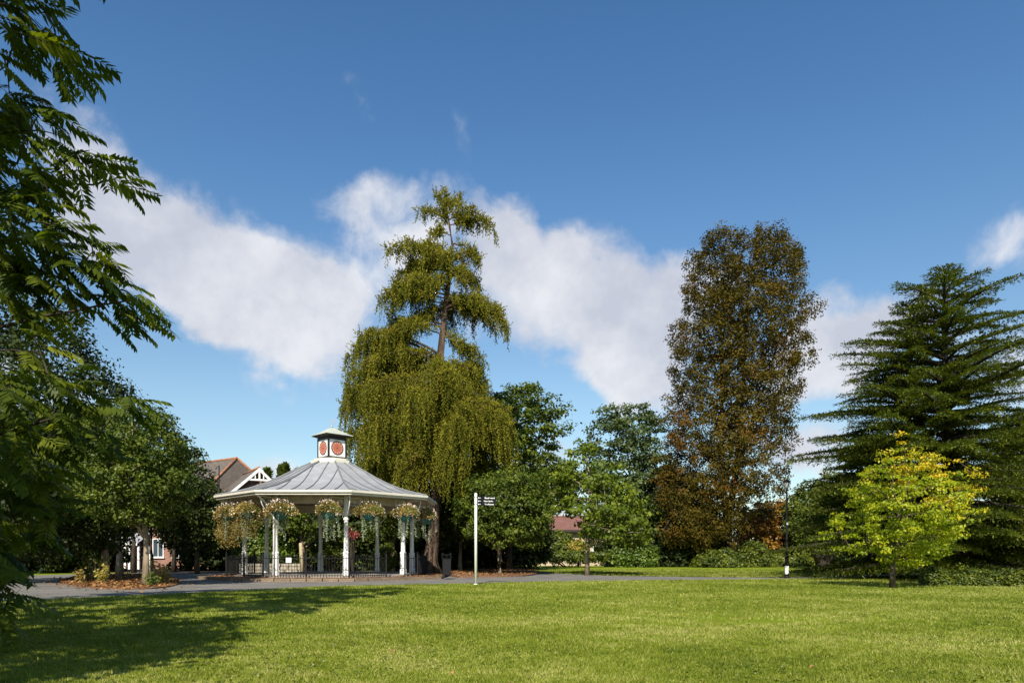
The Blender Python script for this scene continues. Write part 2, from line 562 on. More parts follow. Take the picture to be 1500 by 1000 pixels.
M['ail'] = leaf_mat('tree_of_heaven_leaf', ((.034, .056, .006), (.075, .105, .009), (.19, .21, .018)), .5, .4, spec=.2)
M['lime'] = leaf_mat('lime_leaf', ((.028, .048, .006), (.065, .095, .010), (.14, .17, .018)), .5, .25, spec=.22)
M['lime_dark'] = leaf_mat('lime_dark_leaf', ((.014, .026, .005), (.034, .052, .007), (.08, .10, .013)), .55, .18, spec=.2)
M['dark'] = leaf_mat('evergreen_leaf', ((.010, .020, .005), (.024, .038, .007), (.050, .066, .010)), .6, .14, spec=.2)
M['larch'] = leaf_mat('larch_needle', ((.050, .062, .008), (.130, .135, .012), (.29, .25, .028)), .7, .3, spec=.12, patch=(.20, .145, .03), patch_scale=.6, patch_rng=(.60, .78))
M['cedar'] = leaf_mat('cedar_needle', ((.022, .042, .010), (.060, .086, .012), (.15, .165, .020)), .7, .2, spec=.15)
M['copper'] = leaf_mat('copper_leaf', ((.040, .032, .005), (.082, .064, .009), (.15, .105, .015)), .5, .25, spec=.1, patch=(.16, .068, .013), patch_scale=.26, patch_rng=(.56, .74), pdir=(0, 0, -.003, .035))
M['walnut'] = leaf_mat('walnut_leaf', ((.034, .055, .007), (.075, .105, .010), (.16, .185, .018)), .5, .25, spec=.2)
M['sapling'] = leaf_mat('sapling_leaf', ((.050, .080, .008), (.105, .145, .012), (.20, .235, .02)), .5, .32, spec=.2)
M['blue'] = leaf_mat('bluegreen_leaf', ((.035, .058, .018), (.065, .095, .026), (.12, .155, .045)), .5, .25)
M['yellow'] = leaf_mat('maple_leaf', ((.14, .19, .008), (.27, .32, .010), (.46, .44, .016)), .5, .4, patch=(.62, .44, .02), patch_scale=.8, patch_rng=(.56, .70), pdir=(.07, 0, .08, -.31))
M['orange'] = leaf_mat('autumn_leaf', ((.12, .055, .012), (.26, .13, .016), (.42, .24, .028)), .5, .3, patch=(.07, .07, .015), patch_scale=.3)
M['laurel'] = leaf_mat('laurel_leaf', ((.030, .062, .008), (.075, .125, .012), (.24, .30, .07)), .4, .25, spec=.3)
M['bush'] = leaf_mat('bush_leaf', ((.040, .062, .009), (.085, .115, .012), (.18, .20, .02)), .5, .25)
M['gold'] = leaf_mat('gold_bush_leaf', ((.20, .17, .03), (.36, .28, .05), (.5, .42, .1)), .5, .3)
M['basket'] = leaf_mat('basket_leaf', ((.10, .095, .018), (.27, .18, .045), (.44, .31, .11)), .6, .25, patch=(.15, .17, .03), patch_scale=2.5)
M['flower'] = leaf_mat('basket_flower', ((.75, .45, .42), (.80, .72, .60), (.85, .82, .74)), .5, .2)
M['silver'] = leaf_mat('silver_trail_leaf', ((.13, .17, .10), (.26, .30, .20), (.42, .45, .33)), .6, .2)
M['litter'] = leaf_mat('fallen_leaf', ((.09, .040, .018), (.22, .10, .035), (.40, .22, .07)), .7, .1)
M['pinkish'] = leaf_mat('red_flower_leaf', ((.12, .02, .02), (.30, .05, .05), (.55, .2, .18)), .5, .2)


def grass_blade_mat():
    m, nt, b = new_mat('grass_blade')
    N = nt.nodes.new; L = nt.links.new
    at = N('ShaderNodeAttribute'); at.attribute_name = 'tint'
    cr = N('ShaderNodeValToRGB'); e = cr.color_ramp.elements
    e[0].color = (.085, .125, .006, 1); e[1].color = (.42, .40, .12, 1)
    k = e.new(.5); k.color = (.195, .235, .018, 1)
    L(at.outputs['Fac'], cr.inputs[0])
    L(cr.outputs[0], b.inputs['Base Color']); b.inputs['Roughness'].default_value = .6
    b.inputs['Specular IOR Level'].default_value = .25
    t = N('ShaderNodeBsdfTranslucent'); L(cr.outputs[0], t.inputs[0])
    ms = N('ShaderNodeMixShader'); ms.inputs[0].default_value = .3
    L(b.outputs[0], ms.inputs[1]); L(t.outputs[0], ms.inputs[2]); L(ms.outputs[0], nt.nodes['Material Output'].inputs[0])
    return m


def ground_mat():
    m, nt, b = new_mat('lawn')
    N = nt.nodes.new; L = nt.links.new
    tc = N('ShaderNodeTexCoord')

    def noise(scale, detail=6, rough=.6, st=None):
        n = N('ShaderNodeTexNoise'); n.inputs['Scale'].default_value = scale; n.inputs['Detail'].default_value = detail
        n.inputs['Roughness'].default_value = rough
        if st:
            mp = N('ShaderNodeMapping'); mp.inputs['Scale'].default_value = st; L(tc.outputs['Object'], mp.inputs[0]); L(mp.outputs[0], n.inputs['Vector'])
        else: L(tc.outputs['Object'], n.inputs['Vector'])
        return n.outputs['Fac']
    big = noise(.35); mid = noise(2.2, 8, .7); fine = noise(14, 8, .75)
    cr = N('ShaderNodeValToRGB'); e = cr.color_ramp.elements
    e[0].position = .32; e[0].color = (.080, .12, .006, 1); e[1].position = .70; e[1].color = (.28, .29, .03, 1)
    k = e.new(.5); k.color = (.165, .215, .011, 1)
    ad = N('ShaderNodeMath'); ad.operation = 'MULTIPLY_ADD'; ad.inputs[1].default_value = .45; L(mid, ad.inputs[0])
    s2 = N('ShaderNodeMath'); s2.operation = 'MULTIPLY_ADD'; s2.inputs[1].default_value = .3; L(fine, s2.inputs[0]); L(ad.outputs[0], s2.inputs[2])
    m3 = N('ShaderNodeMath'); m3.operation = 'MULTIPLY'; m3.inputs[1].default_value = .25; L(big, m3.inputs[0]); L(m3.outputs[0], ad.inputs[2])
    L(s2.outputs[0], cr.inputs[0])
    # worn brownish thatch in patches
    p = noise(.55, 8, .65, (.45, 1.3, 1))
    mr = N('ShaderNodeMapRange'); mr.inputs['From Min'].default_value = .56; mr.inputs['From Max'].default_value = .72; mr.inputs['To Max'].default_value = .55
    L(p, mr.inputs['Value'])
    mx = N('ShaderNodeMix'); mx.data_type = 'RGBA'; L(mr.outputs[0], mx.inputs['Factor']); L(cr.outputs[0], mx.inputs['A']); mx.inputs['B'].default_value = (.24, .19, .08, 1)
    L(mx.outputs['Result'], b.inputs['Base Color'])
    bp = N('ShaderNodeBump'); bp.inputs['Strength'].default_value = .8; bp.inputs['Distance'].default_value = .05
    L(fine, bp.inputs['Height']); L(bp.outputs[0], b.inputs['Normal'])
    b.inputs['Roughness'].default_value = .9; b.inputs['Specular IOR Level'].default_value = .1
    return m


def asphalt_mat():
    m, nt, b = new_mat('asphalt')
    N = nt.nodes.new; L = nt.links.new
    tc = N('ShaderNodeTexCoord')
    n1 = N('ShaderNodeTexNoise'); n1.inputs['Scale'].default_value = .8; n1.inputs['Detail'].default_value = 8; n1.inputs['Roughness'].default_value = .65
    n2 = N('ShaderNodeTexNoise'); n2.inputs['Scale'].default_value = 60; n2.inputs['Detail'].default_value = 3
    L(tc.outputs['Object'], n1.inputs['Vector']); L(tc.outputs['Object'], n2.inputs['Vector'])
    cr = N('ShaderNodeValToRGB'); e = cr.color_ramp.elements
    e[0].position = .36; e[0].color = (.105, .098, .088, 1); e[1].position = .64; e[1].color = (.22, .205, .18, 1)
    ad = N('ShaderNodeMath'); ad.operation = 'MULTIPLY_ADD'; ad.inputs[1].default_value = .35
    L(n2.outputs['Fac'], ad.inputs[0])
    m2 = N('ShaderNodeMath'); m2.operation = 'MULTIPLY'; m2.inputs[1].default_value = .65; L(n1.outputs['Fac'], m2.inputs[0]); L(m2.outputs[0], ad.inputs[2])
    L(ad.outputs[0], cr.inputs[0]); L(cr.outputs[0], b.inputs['Base Color'])
    b.inputs['Roughness'].default_value = .85; b.inputs['Specular IOR Level'].default_value = .3
    bp = N('ShaderNodeBump'); bp.inputs['Strength'].default_value = .3; bp.inputs['Distance'].default_value = .01
    L(n2.outputs['Fac'], bp.inputs['Height']); L(bp.outputs[0], b.inputs['Normal'])
    return m


def brick_mat(name, a, b_, mortar, sc=1.0, tile=False):
    m, nt, b = new_mat(name)
    N = nt.nodes.new; L = nt.links.new
    tc = N('ShaderNodeTexCoord')
    sep = N('ShaderNodeSeparateXYZ'); L(tc.outputs['Object'], sep.inputs[0])
    sm = N('ShaderNodeMath'); sm.operation = 'ADD'; L(sep.outputs[0], sm.inputs[0]); L(sep.outputs[1], sm.inputs[1])
    cb = N('ShaderNodeCombineXYZ'); L(sm.outputs[0], cb.inputs[0]); L(sep.outputs[2], cb.inputs[1])
    br = N('ShaderNodeTexBrick'); br.inputs['Scale'].default_value = sc
    br.inputs['Color1'].default_value = (*a, 1); br.inputs['Color2'].default_value = (*b_, 1); br.inputs['Mortar'].default_value = (*mortar, 1)
    br.inputs['Brick Width'].default_value = .22 if not tile else .25
    br.inputs['Row Height'].default_value = .075 if not tile else .14
    br.inputs['Mortar Size'].default_value = .008 if not tile else .012
    L(cb.outputs[0], br.inputs['Vector'])
    nz = N('ShaderNodeTexNoise'); nz.inputs['Scale'].default_value = 1.5; nz.inputs['Detail'].default_value = 6; L(tc.outputs['Object'], nz.inputs['Vector'])
    mr = N('ShaderNodeMapRange'); mr.inputs['To Min'].default_value = .75; mr.inputs['To Max'].default_value = 1.25; L(nz.outputs['Fac'], mr.inputs['Value'])
    vm = N('ShaderNodeVectorMath'); vm.operation = 'SCALE'; L(br.outputs['Color'], vm.inputs[0]); L(mr.outputs[0], vm.inputs['Scale'])
    L(vm.outputs[0], b.inputs['Base Color']); b.inputs['Roughness'].default_value = .85
    return m


M['grass_blade'] = grass_blade_mat()
M['lawn'] = ground_mat()
M['asphalt'] = asphalt_mat()
M['brick'] = brick_mat('red_brick', (.27, .11, .07), (.20, .08, .052), (.30, .26, .22))
M['brick_dark'] = brick_mat('kerb_brick', (.24, .17, .11), (.17, .11, .075), (.10, .085, .06), 1.0)
M['tiles'] = brick_mat('clay_tiles', (.14, .115, .095), (.11, .09, .075), (.06, .045, .035), 1.0, True)
M['tiles_red'] = brick_mat('red_tiles', (.22, .10, .08), (.17, .075, .06), (.07, .035, .03), 1.0, True)
M['ridge'] = plain('ridge_tile', (.32, .14, .07), .8, .2, 4)
M['render'] = plain('cream_render', (.42, .34, .24), .8, .1, 2)
M['glass'] = plain('window_glass', (.05, .07, .09), .08, .1, 1, spec=.8)
M['mulch'] = plain('mulch', (.16, .085, .05), .95, .5, 22, bump=.9, dirt=(.28, .13, .05), dirt_amt=.6, dscale=7)
M['soil'] = plain('soil', (.05, .035, .022), .95, .4, 8, bump=.8)


# ------------------------------------------------------------------ ground, path, beds
def in_poly(x, y, poly):
    poly = np.array(poly); inside = np.zeros(len(x), bool); n = len(poly)
    for i in range(n):
        x1, y1 = poly[i]; x2, y2 = poly[(i + 1) % n]
        c = ((y1 > y) != (y2 > y)) & (x < (x2 - x1) * (y - y1) / (y2 - y1 + 1e-12) + x1)
        inside ^= c
    return inside


def smooth_poly(pts, it=2):
    pts = [Vector(p) for p in pts]
    for _ in range(it):
        q = []
        for a, b in zip(pts, pts[1:] + pts[:1]): q += [a * .75 + b * .25, a * .25 + b * .75]
        pts = q
    return [(p.x, p.y) for p in pts]


def sheet(name, poly, z, mat, kind='structure'):
    mb = MB()
    f = mb.face([(x, y, z) for x, y in poly])
    bmesh.ops.triangulate(mb.bm, faces=[f])
    for f in mb.bm.faces:
        if f.normal.z < 0: f.normal_flip()
    o = mb.build(name, mat)
    for p in o.data.polygons:
        pass
    return tag(o, kind=kind)


def build_ground():
    S = 1500
    mb = MB(); mb.face([(-S, -S, 0), (S, -S, 0), (S, S, 0), (-S, S, 0)])
    tag(mb.build('ground', M['lawn']), kind='structure')


build_ground()
near = [(-120, 889), (12, 880), (100, 876), (200, 872), (300, 867), (400, 862), (500, 858), (600, 856), (700, 854), (800, 851.5), (900, 850.2), (1000, 849.2), (1100, 848.2), (1160, 847.6), (1230, 845.5), (1330, 842.5), (1500, 839)]
far = [(1500, 836.5), (1330, 839.5), (1230, 842.5), (1150, 845.6), (1036, 844.9), (900, 843.0), (797, 838.7), (740, 836), (500, 836), (300, 836), (60, 842), (-120, 845)]
path_poly = [gp(*p) for p in near] + [gp(*p) for p in far]
sheet('path', path_poly, .004, M['asphalt'])

# bandstand bed: raised octagonal platform with kerb
BX, BY = -9.85, 38.5
ROT = R(22.92)
BZ = 0.14


def octa(r, rot=ROT, cx=BX, cy=BY):
    return [(cx + r * math.sin(rot + k * PI / 4), cy - r * math.cos(rot + k * PI / 4)) for k in range(8)]


def build_beds():
    mb = MB()
    out = octa(6.75); inn = octa(6.45)
    # kerb ring
    for k in range(8):
        a, b, c, d = out[k], out[(k + 1) % 8], inn[(k + 1) % 8], inn[k]
        for seg in range(7):
            t0 = seg / 7 + .004; t1 = (seg + 1) / 7 - .004
            P = lambda p, q, t: (p[0] + (q[0] - p[0]) * t, p[1] + (q[1] - p[1]) * t)
            mb.prism([P(a, b, t0), P(a, b, t1), P(d, c, t1), P(d, c, t0)], -.02, BZ + .015 + random.uniform(-.006, .006))
    tag(mb.build('kerb', M['brick_dark']), kind='structure')
    mb = MB(); mb.prism(octa(6.46), -.02, BZ)
    tag(mb.build('bandstand_bed', M['mulch']), kind='structure')
    # mulch bed on the right with two limes
    bed = smooth_poly([gp(655, 846), gp(700, 845.5), gp(745, 844.8), gp(778, 843.6), gp(797, 838), gp(760, 833), gp(700, 831), gp(655, 833)])
    mb = MB(); mb.prism(bed, -.02, .09)
    tag(mb.build('mulch_bed', M['mulch']), kind='structure')
    # leaf covered island on the left
    isl = smooth_poly([gp(82, 852), gp(100, 858), gp(160, 864), (gp(230, 862.5)), gp(262, 857), gp(262, 850), gp(235, 843), gp(180, 841), gp(120, 843)])
    mb = MB(); mb.prism(isl, -.02, .05)
    tag(mb.build('leafy_island', M['mulch']), kind='structure')
    soil = [gp(-300, 838.0), gp(300, 838.0), gp(520, 836.2), gp(780, 836.0), gp(780, 830), gp(500, 826), gp(-300, 826)]
    sheet('shrub_bed', soil, .008, M['soil'])
    return bed, isl


bed_poly, isl_poly = build_beds()


def litter(name, label, rng, pts, size, z):
    n = len(pts)
    P = np.column_stack([pts, np.full(n, z) + rng.uniform(0, .03, n)])
    Mx = rand_rot(rng, n, .35)
    V, Fc = instance(RH_V, RH_F, P, Mx, size * rng.uniform(.6, 1.4, n))
    o = np_mesh(name, V, [Fc], M['litter'], tint=rng.uniform(0, 1, n))
    return tag(o, label, 'fallen leaves', kind='stuff')


def pts_in(rng, poly, n, fall=0.0):
    p = np.array(poly); lo, hi = p.min(0) - fall, p.max(0) + fall
    q = rng.uniform(lo, hi, (n * 4, 2))
    k = in_poly(q[:, 0], q[:, 1], poly)
    return q[k][:n]


rng = np.random.default_rng(3)
litter('fallen_leaves', 'orange and brown fallen leaves covering the island under the trunks', rng, pts_in(rng, isl_poly, 9000), .11, .055)
c = np.array(isl_poly).mean(0)
q = (np.array(isl_poly) - c) * 1.25 + c
litter('fallen_leaves', 'scattered fallen leaves on the grey path around the leafy island', rng, pts_in(rng, [tuple(a) for a in q], 700), .10, .012)
litter('fallen_leaves', 'brown fallen leaves on the mulch bed under the two round limes', rng, pts_in(rng, bed_poly, 5000), .10, .10)
pp = pts_in(rng, octa(6.4), 4500)
rr = np.hypot(pp[:, 0] - BX, pp[:, 1] - BY)
litter('fallen_leaves', 'fallen leaves between the kerb and the bandstand floor', rng, pp[rr > 5.05], .09, BZ + .005)


def build_grass():
    rng = np.random.default_rng(11)
    n = 300000
    D = np.exp(rng.uniform(math.log(5.2), math.log(60), n))
    u = rng.uniform(-.86, .86, n)
    X = u * D
    keep = ~in_poly(X, D, path_poly) & ~in_poly(X, D, bed_poly) & ~(np.hypot(X - BX, D - BY) < 6.7)
    keep &= ~((D > 39) & (X < 0.03 * D))
    D, X = D[keep], X[keep]; n = len(D)
    wearm = lambda x, y: np.exp(-(((x - 4.4) / 3.4) ** 2 + ((y - 13.0) / 1.5) ** 2)) * 1.1 + np.exp(-(((x - 7) / 3) ** 2 + ((y - 9.6) / .8) ** 2)) * .7 + np.exp(-(((x + 1.5) / 2) ** 2 + ((y - 8.2) / .5) ** 2)) * .6
    wn = np.sin(X * 3.7 + 1.9 * np.sin(D * 2.9)) * np.sin(D * 6.3 + 1.4 * np.sin(X * 2.3)) * .5 + .5
    bald = np.clip(wearm(X, D) * (wn + .25), 0, .85) + .35 * (np.sin(X * 1.3 + 2 * np.sin(D * .8)) * np.sin(D * 2.1 + X * .7) > .72)
    keep = rng.uniform(0, 1, n) > bald
    D, X = D[keep], X[keep]; n = len(D)
    k = 3
    Dk = np.repeat(D, k); Xk = np.repeat(X, k); m = n * k
    sp = .010 + .0018 * Dk
    bx = Xk + rng.normal(0, 1, m) * sp; by = Dk + rng.normal(0, 1, m) * sp
    h = (.017 + .0010 * Dk) * rng.uniform(.4, 1.6, m) * np.repeat(1 + .35 * np.sin(X * 5.1 + 2 * np.sin(D * 3.3)) * np.sin(D * 4.3 + X), k)
    w = (.0024 + .00046 * Dk) * rng.uniform(.7, 1.3, m)
    a = rng.uniform(0, 2 * PI, m)
    lean = h * rng.uniform(.1, 1.1, m); la = rng.uniform(0, 2 * PI, m)
    V = np.zeros((m, 3, 3))
    V[:, 0] = np.stack([bx - np.cos(a) * w, by - np.sin(a) * w, np.zeros(m)], 1)
    V[:, 1] = np.stack([bx + np.cos(a) * w, by + np.sin(a) * w, np.zeros(m)], 1)
    V[:, 2] = np.stack([bx + np.cos(la) * lean, by + np.sin(la) * lean, h], 1)

    def fb(x, y, f, s):
        return np.sin(x * f + s + 1.7 * np.sin(y * f * .7 + s * 2)) * np.sin(y * f * 1.1 - s + 1.3 * np.sin(x * f * .6 + s))
    patch = .5 + .17 * fb(X, D, .9, 1) + .16 * fb(X, D, 2.7, 3) + .12 * fb(X, D, .31, 5) + .15 * fb(X, D, 8.3, 2) + .09 * fb(X, D, 17, 6)
    worn = np.exp(-(((X - 3.6) / 3.2) ** 2 + ((D - 13.2) / 1.5) ** 2)) * .25 * (np.sin(X * 2.1 + D) * np.sin(D * 3 + X) > -.2)
    patch = patch + worn + .18 * np.clip(wearm(X, D), 0, 1)
    stripe = .07 * np.sin((X * .35 + D * .6) * 2 * PI / 3.4)
    t = np.repeat(patch + stripe, k) + rng.normal(0, .14, m) - .07
    t = np.where(rng.uniform(0, 1, m) < .06, rng.uniform(.8, 1, m), t)
    Fc = np.arange(m * 3).reshape(-1, 3)
    o = np_mesh('grass', V.reshape(-1, 3), [Fc], M['grass_blade'], tint=np.clip(t, 0, 1))
    tag(o, 'short mown green grass of the open lawn', 'grass', kind='stuff')
    # clover and daisy-leaf rosettes and a few pale petals and dead leaves
    n = 5000
    D = np.exp(rng.uniform(math.log(5.3), math.log(26), n)); X = rng.uniform(-.8, .8, n) * D
    keep = fb(X, D, .6, 4) > .1; D, X = D[keep], X[keep]; n = len(D)
    P = np.repeat(np.column_stack([X, D, np.full(n, .02)]), 5, 0) + rng.normal(0, .03, (n * 5, 3)) * [1, 1, .15]
    V, Fc = instance(RH_V, RH_F, P, rand_rot(rng, n * 5, .4), rng.uniform(.02, .045, n * 5))
    o = np_mesh('clover', V, [Fc], M['bush'], tint=rng.uniform(.3, 1, n * 5))
    tag(o, 'small clover and weed leaves growing in the lawn', 'clover', kind='stuff')
    n = 45
    D = np.exp(rng.uniform(math.log(6), math.log(26), n)); X = rng.uniform(-.7, .7, n) * D
    P = np.column_stack([X, D, np.full(n, .035)])
    V, Fc = instance(RH_V, RH_F, P, rand_rot(rng, n, .5), rng.uniform(.03, .06, n))
    o = np_mesh('fallen_leaves', V, [Fc], M['litter'], tint=rng.uniform(.3, 1, n))
    tag(o, 'few stray dead leaves lying on the open lawn', 'fallen leaves', kind='stuff')


build_grass()


# ------------------------------------------------------------------ bandstand
def build_bandstand():
    root = empty('bandstand', (BX, BY, BZ), 'white columned octagonal bandstand with grey lead roof and clock turret', 'bandstand')
    zf = .10                      # floor height above the bed
    A = [ROT + k * PI / 4 for k in range(8)]

    def pt(r, a, z): return (r * math.sin(a), -r * math.cos(a), z)
    # floor
    mb = MB(); mb.prism([pt(4.95, a, 0)[:2] for a in A], 0, zf - .02)
    mb.prism([pt(4.85, a, 0)[:2] for a in A], zf - .02, zf)
    mb.build('floor', M['floor'], root)
    # roof with concave profile
    prof = [(5.88, 4.15), (5.2, 4.28), (4.4, 4.50), (3.6, 4.79), (2.8, 5.17), (2.1, 5.55), (1.5, 5.86), (1.08, 6.06)]
    mb = MB()
    top = [[pt(r, a, z) for a in A] for r, z in prof]
    for i in range(len(prof) - 1):
        for k in range(8):
            mb.face([top[i][k], top[i][(k + 1) % 8], top[i + 1][(k + 1) % 8], top[i + 1][k]])
    bmesh.ops.remove_doubles(mb.bm, verts=mb.bm.verts[:], dist=.001)
    roof = mb.build('roof', M['roof'], root)
    # hips, and standing seams parallel to the fall of each facet
    mb = MB()
    for a in A: mb.tube([pt(r + .01, a, z + .03) for r, z in prof], .045, n=6)
    mb.build('hip_roll', M['seam'], roof)
    mb = MB()
    c8 = math.cos(PI / 8); s8 = math.tan(PI / 8)
    for k in range(8):
        am = A[k] + PI / 8
        n = Vector((math.sin(am), -math.cos(am), 0)); t = Vector((math.cos(am), math.sin(am), 0))
        for j in range(-3, 4):
            off = (j) * .68 + .1
            pts = []
            for q in range(41):
                rr = 5.88 - (5.88 - 1.08) * q / 40
                z = np.interp(rr, [p[0] for p in prof][::-1], [p[1] for p in prof][::-1])
                if abs(off) < rr * c8 * s8 - .03:
                    v = n * (rr * c8) + t * off
                    pts.append((v.x, v.y, z + .03))
            if len(pts) > 1: mb.tube(pts, .02, n=5)
    mb.build('seam', M['seam'], roof)
    # fascia / gutter
    mb = MB()
    for k in range(8):
        a, b = A[k], A[(k + 1) % 8]
        o0, o1 = pt(5.96, a, 0), pt(5.96, b, 0); i0, i1 = pt(5.80, a, 0), pt(5.80, b, 0)
        mb.prism([o0[:2], o1[:2], i1[:2], i0[:2]], 4.04, 4.145)
        o0, o1 = pt(5.86, a, 0), pt(5.86, b, 0); i0, i1 = pt(5.76, a, 0), pt(5.76, b, 0)
        mb.prism([o0[:2], o1[:2], i1[:2], i0[:2]], 3.93, 4.037)
    mb.build('gutter', M['gutter'], root)
    # boarded soffit rising inwards, and ceiling
    mb = MB()
    sp = [(5.75, 3.96), (4.62, 4.0), (4.1, 4.25), (2.5, 4.75), (.2, 4.9)]
    for (r0, z0), (r1, z1) in zip(sp, sp[1:]):
        for k in range(8):
            mb.face([pt(r0, A[k], z0), pt(r1, A[k], z1), pt(r1, A[(k + 1) % 8], z1), pt(r0, A[(k + 1) % 8], z0)])
    mb.build('soffit', M['cream'], root)
    # ring beam
    mb = MB()
    for k in range(8):
        p, q = Vector(pt(4.48, A[k], 3.78)), Vector(pt(4.48, A[(k + 1) % 8], 3.78))
        mid = (p + q) / 2; d = q - p
        mb.box(mid, (d.length - .26, .14, .34), rz=math.atan2(d.y, d.x))
        mb.box(mid + Vector((0, 0, .21)), (d.length - .2, .2, .07), rz=math.atan2(d.y, d.x))
    mb.build('ring_beam', M['cream'], root)
    # columns
    for k, a in enumerate(A):
        mb = MB()
        x, y, _ = pt(4.48, a, 0)
        mb.lathe([(.0, zf + .001), (.175, zf + .001), (.175, zf + .22), (.155, zf + .25), (.15, 1.12), (.165, 1.16), (.165, 1.21), (.115, 1.27), (.10, 2.78), (.135, 2.81), (.135, 2.88), (.105, 2.92), (.105, 3.05), (.16, 3.1), (.17, 3.2), (.12, 3.24), (.12, 3.95), (0, 3.95)], n=8, c=(x, y, 0), rot=-PI / 2 + a + PI / 8, smooth=False, cap=False)
        col = mb.build('column', M['white'], root)
        # scrolled brackets
        n = Vector((math.sin(a), -math.cos(a), 0)); t = Vector((math.cos(a), math.sin(a), 0))
        for d, ln in ((t, .62), (-t, .62), (n, .95)):
            mb = MB()
            base = Vector((x, y, 0)) + d * .1
            pts = []
            for q in range(9):
                s = q / 8
                pts.append(base + d * (ln * math.sin(s * PI / 2)) + Vector((0, 0, 3.05 + .85 * (1 - math.cos(s * PI / 2)))))
            mb.tube(pts, .028, n=6)
            cc = base + d * (ln * .34) + Vector((0, 0, 3.62))
            mb.tube([cc + d * (.13 * math.cos(w)) + Vector((0, 0, .13 * math.sin(w))) for w in np.linspace(0, 2 * PI * .9, 12)], .018, n=5)
            mb.tube([base + Vector((0, 0, 3.86)), base + d * ln + Vector((0, 0, 3.9))], .022, n=5)
            mb.build('bracket', M['white'], col)
    # rain pipe at the corner left of the front
    mb = MB(); a = A[7]
    mb.tube([pt(5.78, a, 4.0), pt(5.7, a, 3.9), pt(5.4, a, 3.72), pt(4.75, a, 3.3), pt(4.68, a + .012, 3.1), pt(4.68, a + .012, zf)], .045, n=8)
    mb.build('downpipe', M['white'], root)
    # collar and turret
    mb = MB()
    mb.prism([pt(1.14, a, 0)[:2] for a in A], 6.04, 6.20)
    mb.prism([pt(.95, a, 0)[:2] for a in A], 6.203, 6.30)
    mb.build('collar', M['gutter'], root)
    ta = R(45.4)          # normal of one clock side
    Mt = Matrix.Rotation(ta, 4, 'Z')
    w = .53
    mb = MB()
    mb.box((0, 0, 6.87), (2 * w, 2 * w, 1.14), M=Mt)
    tur = mb.build('clock_turret', M['white'], root)
    mb = MB()
    for sx in (-1, 1):
        for sy in (-1, 1): mb.box((sx * w, sy * w, 6.87), (.075, .075, 1.15), M=Mt)
    for z, h in ((6.36, .12), (7.39, .12)):
        for s in (-1, 1):
            mb.box((0, s * (w + .01), z), (2 * w - .08, .05, h), M=Mt)
            mb.box((s * (w + .01), 0, z), (.05, 2 * w - .08, h), M=Mt)
    # cove below the cap, coloured black for the shade of its overhang
    mb.build('timber_frame', M['blacktrim'], tur)
    mb = MB()
    mb.lathe([(w * 1.38, 7.452), (1.10, 7.55), (1.12, 7.57), (.2, 7.572)], n=4, rot=ta + PI / 4, smooth=False)
    mb.build('eaves_shade_cove', M['blacktrim'], tur)
    mb = MB()
    mb.lathe([(1.18, 7.58), (1.16, 7.61), (.85, 7.70), (.52, 7.85), (.26, 7.98), (.08, 8.04), (.0, 8.04)], n=4, rot=ta + PI / 4, smooth=False, cap=False)
    bmesh.ops.remove_doubles(mb.bm, verts=mb.bm.verts[:], dist=.001)
    mb.build('turret_roof', M['cap'], tur)
    mb = MB()
    mb.tube([(0, 0, 8.0), (0, 0, 8.55)], .018, n=6)
    mb.lathe([(0, 8.03), (.06, 8.06), (.07, 8.12), (.03, 8.18), (.0, 8.18)], n=8, cap=False)
    mb.box((0.04, 0, 8.44), (.2, .012, .07), rz=.5)
    mb.tube([(0, 0, 8.2), (.14, -.05, 8.22), (.22, -.08, 8.32)], .012, n=5)
    mb.build('weather_vane', M['grey'], tur)
    # clock faces, four sides
    for q in range(4):
        mb = MB()
        Mq = Matrix.Rotation(ta + q * PI / 2, 4, 'Z') @ Matrix.Translation((0, -w - .012, 6.88)) @ Matrix.Rotation(PI / 2, 4, 'X')

        def ringf(r0, r1, z, mi, n=32, a0=0, a1=2 * PI):
            for i in range(n):
                t0 = a0 + (a1 - a0) * i / n; t1 = a0 + (a1 - a0) * (i + 1) / n
                P = [(r0 * math.cos(t0), r0 * math.sin(t0)), (r1 * math.cos(t0), r1 * math.sin(t0)), (r1 * math.cos(t1), r1 * math.sin(t1)), (r0 * math.cos(t1), r0 * math.sin(t1))]
                f = mb.face([Mq @ Vector((x, y, z)) for x, y in P]); f.material_index = mi
        ringf(0.001, .345, .004, 0)
        ringf(.34, .375, .008, 1)
        for h in range(12):
            tt = h * PI / 6
            ringf(.23, .32, .009, 2, 1, tt - .09, tt + .09)
        ringf(.001, .03, .012, 1, 8)
        o = mb.build('clock_face', [M['terracotta'], M['blacktrim'], M['mark']], tur)
    return A, pt


A8, bpt = build_bandstand()


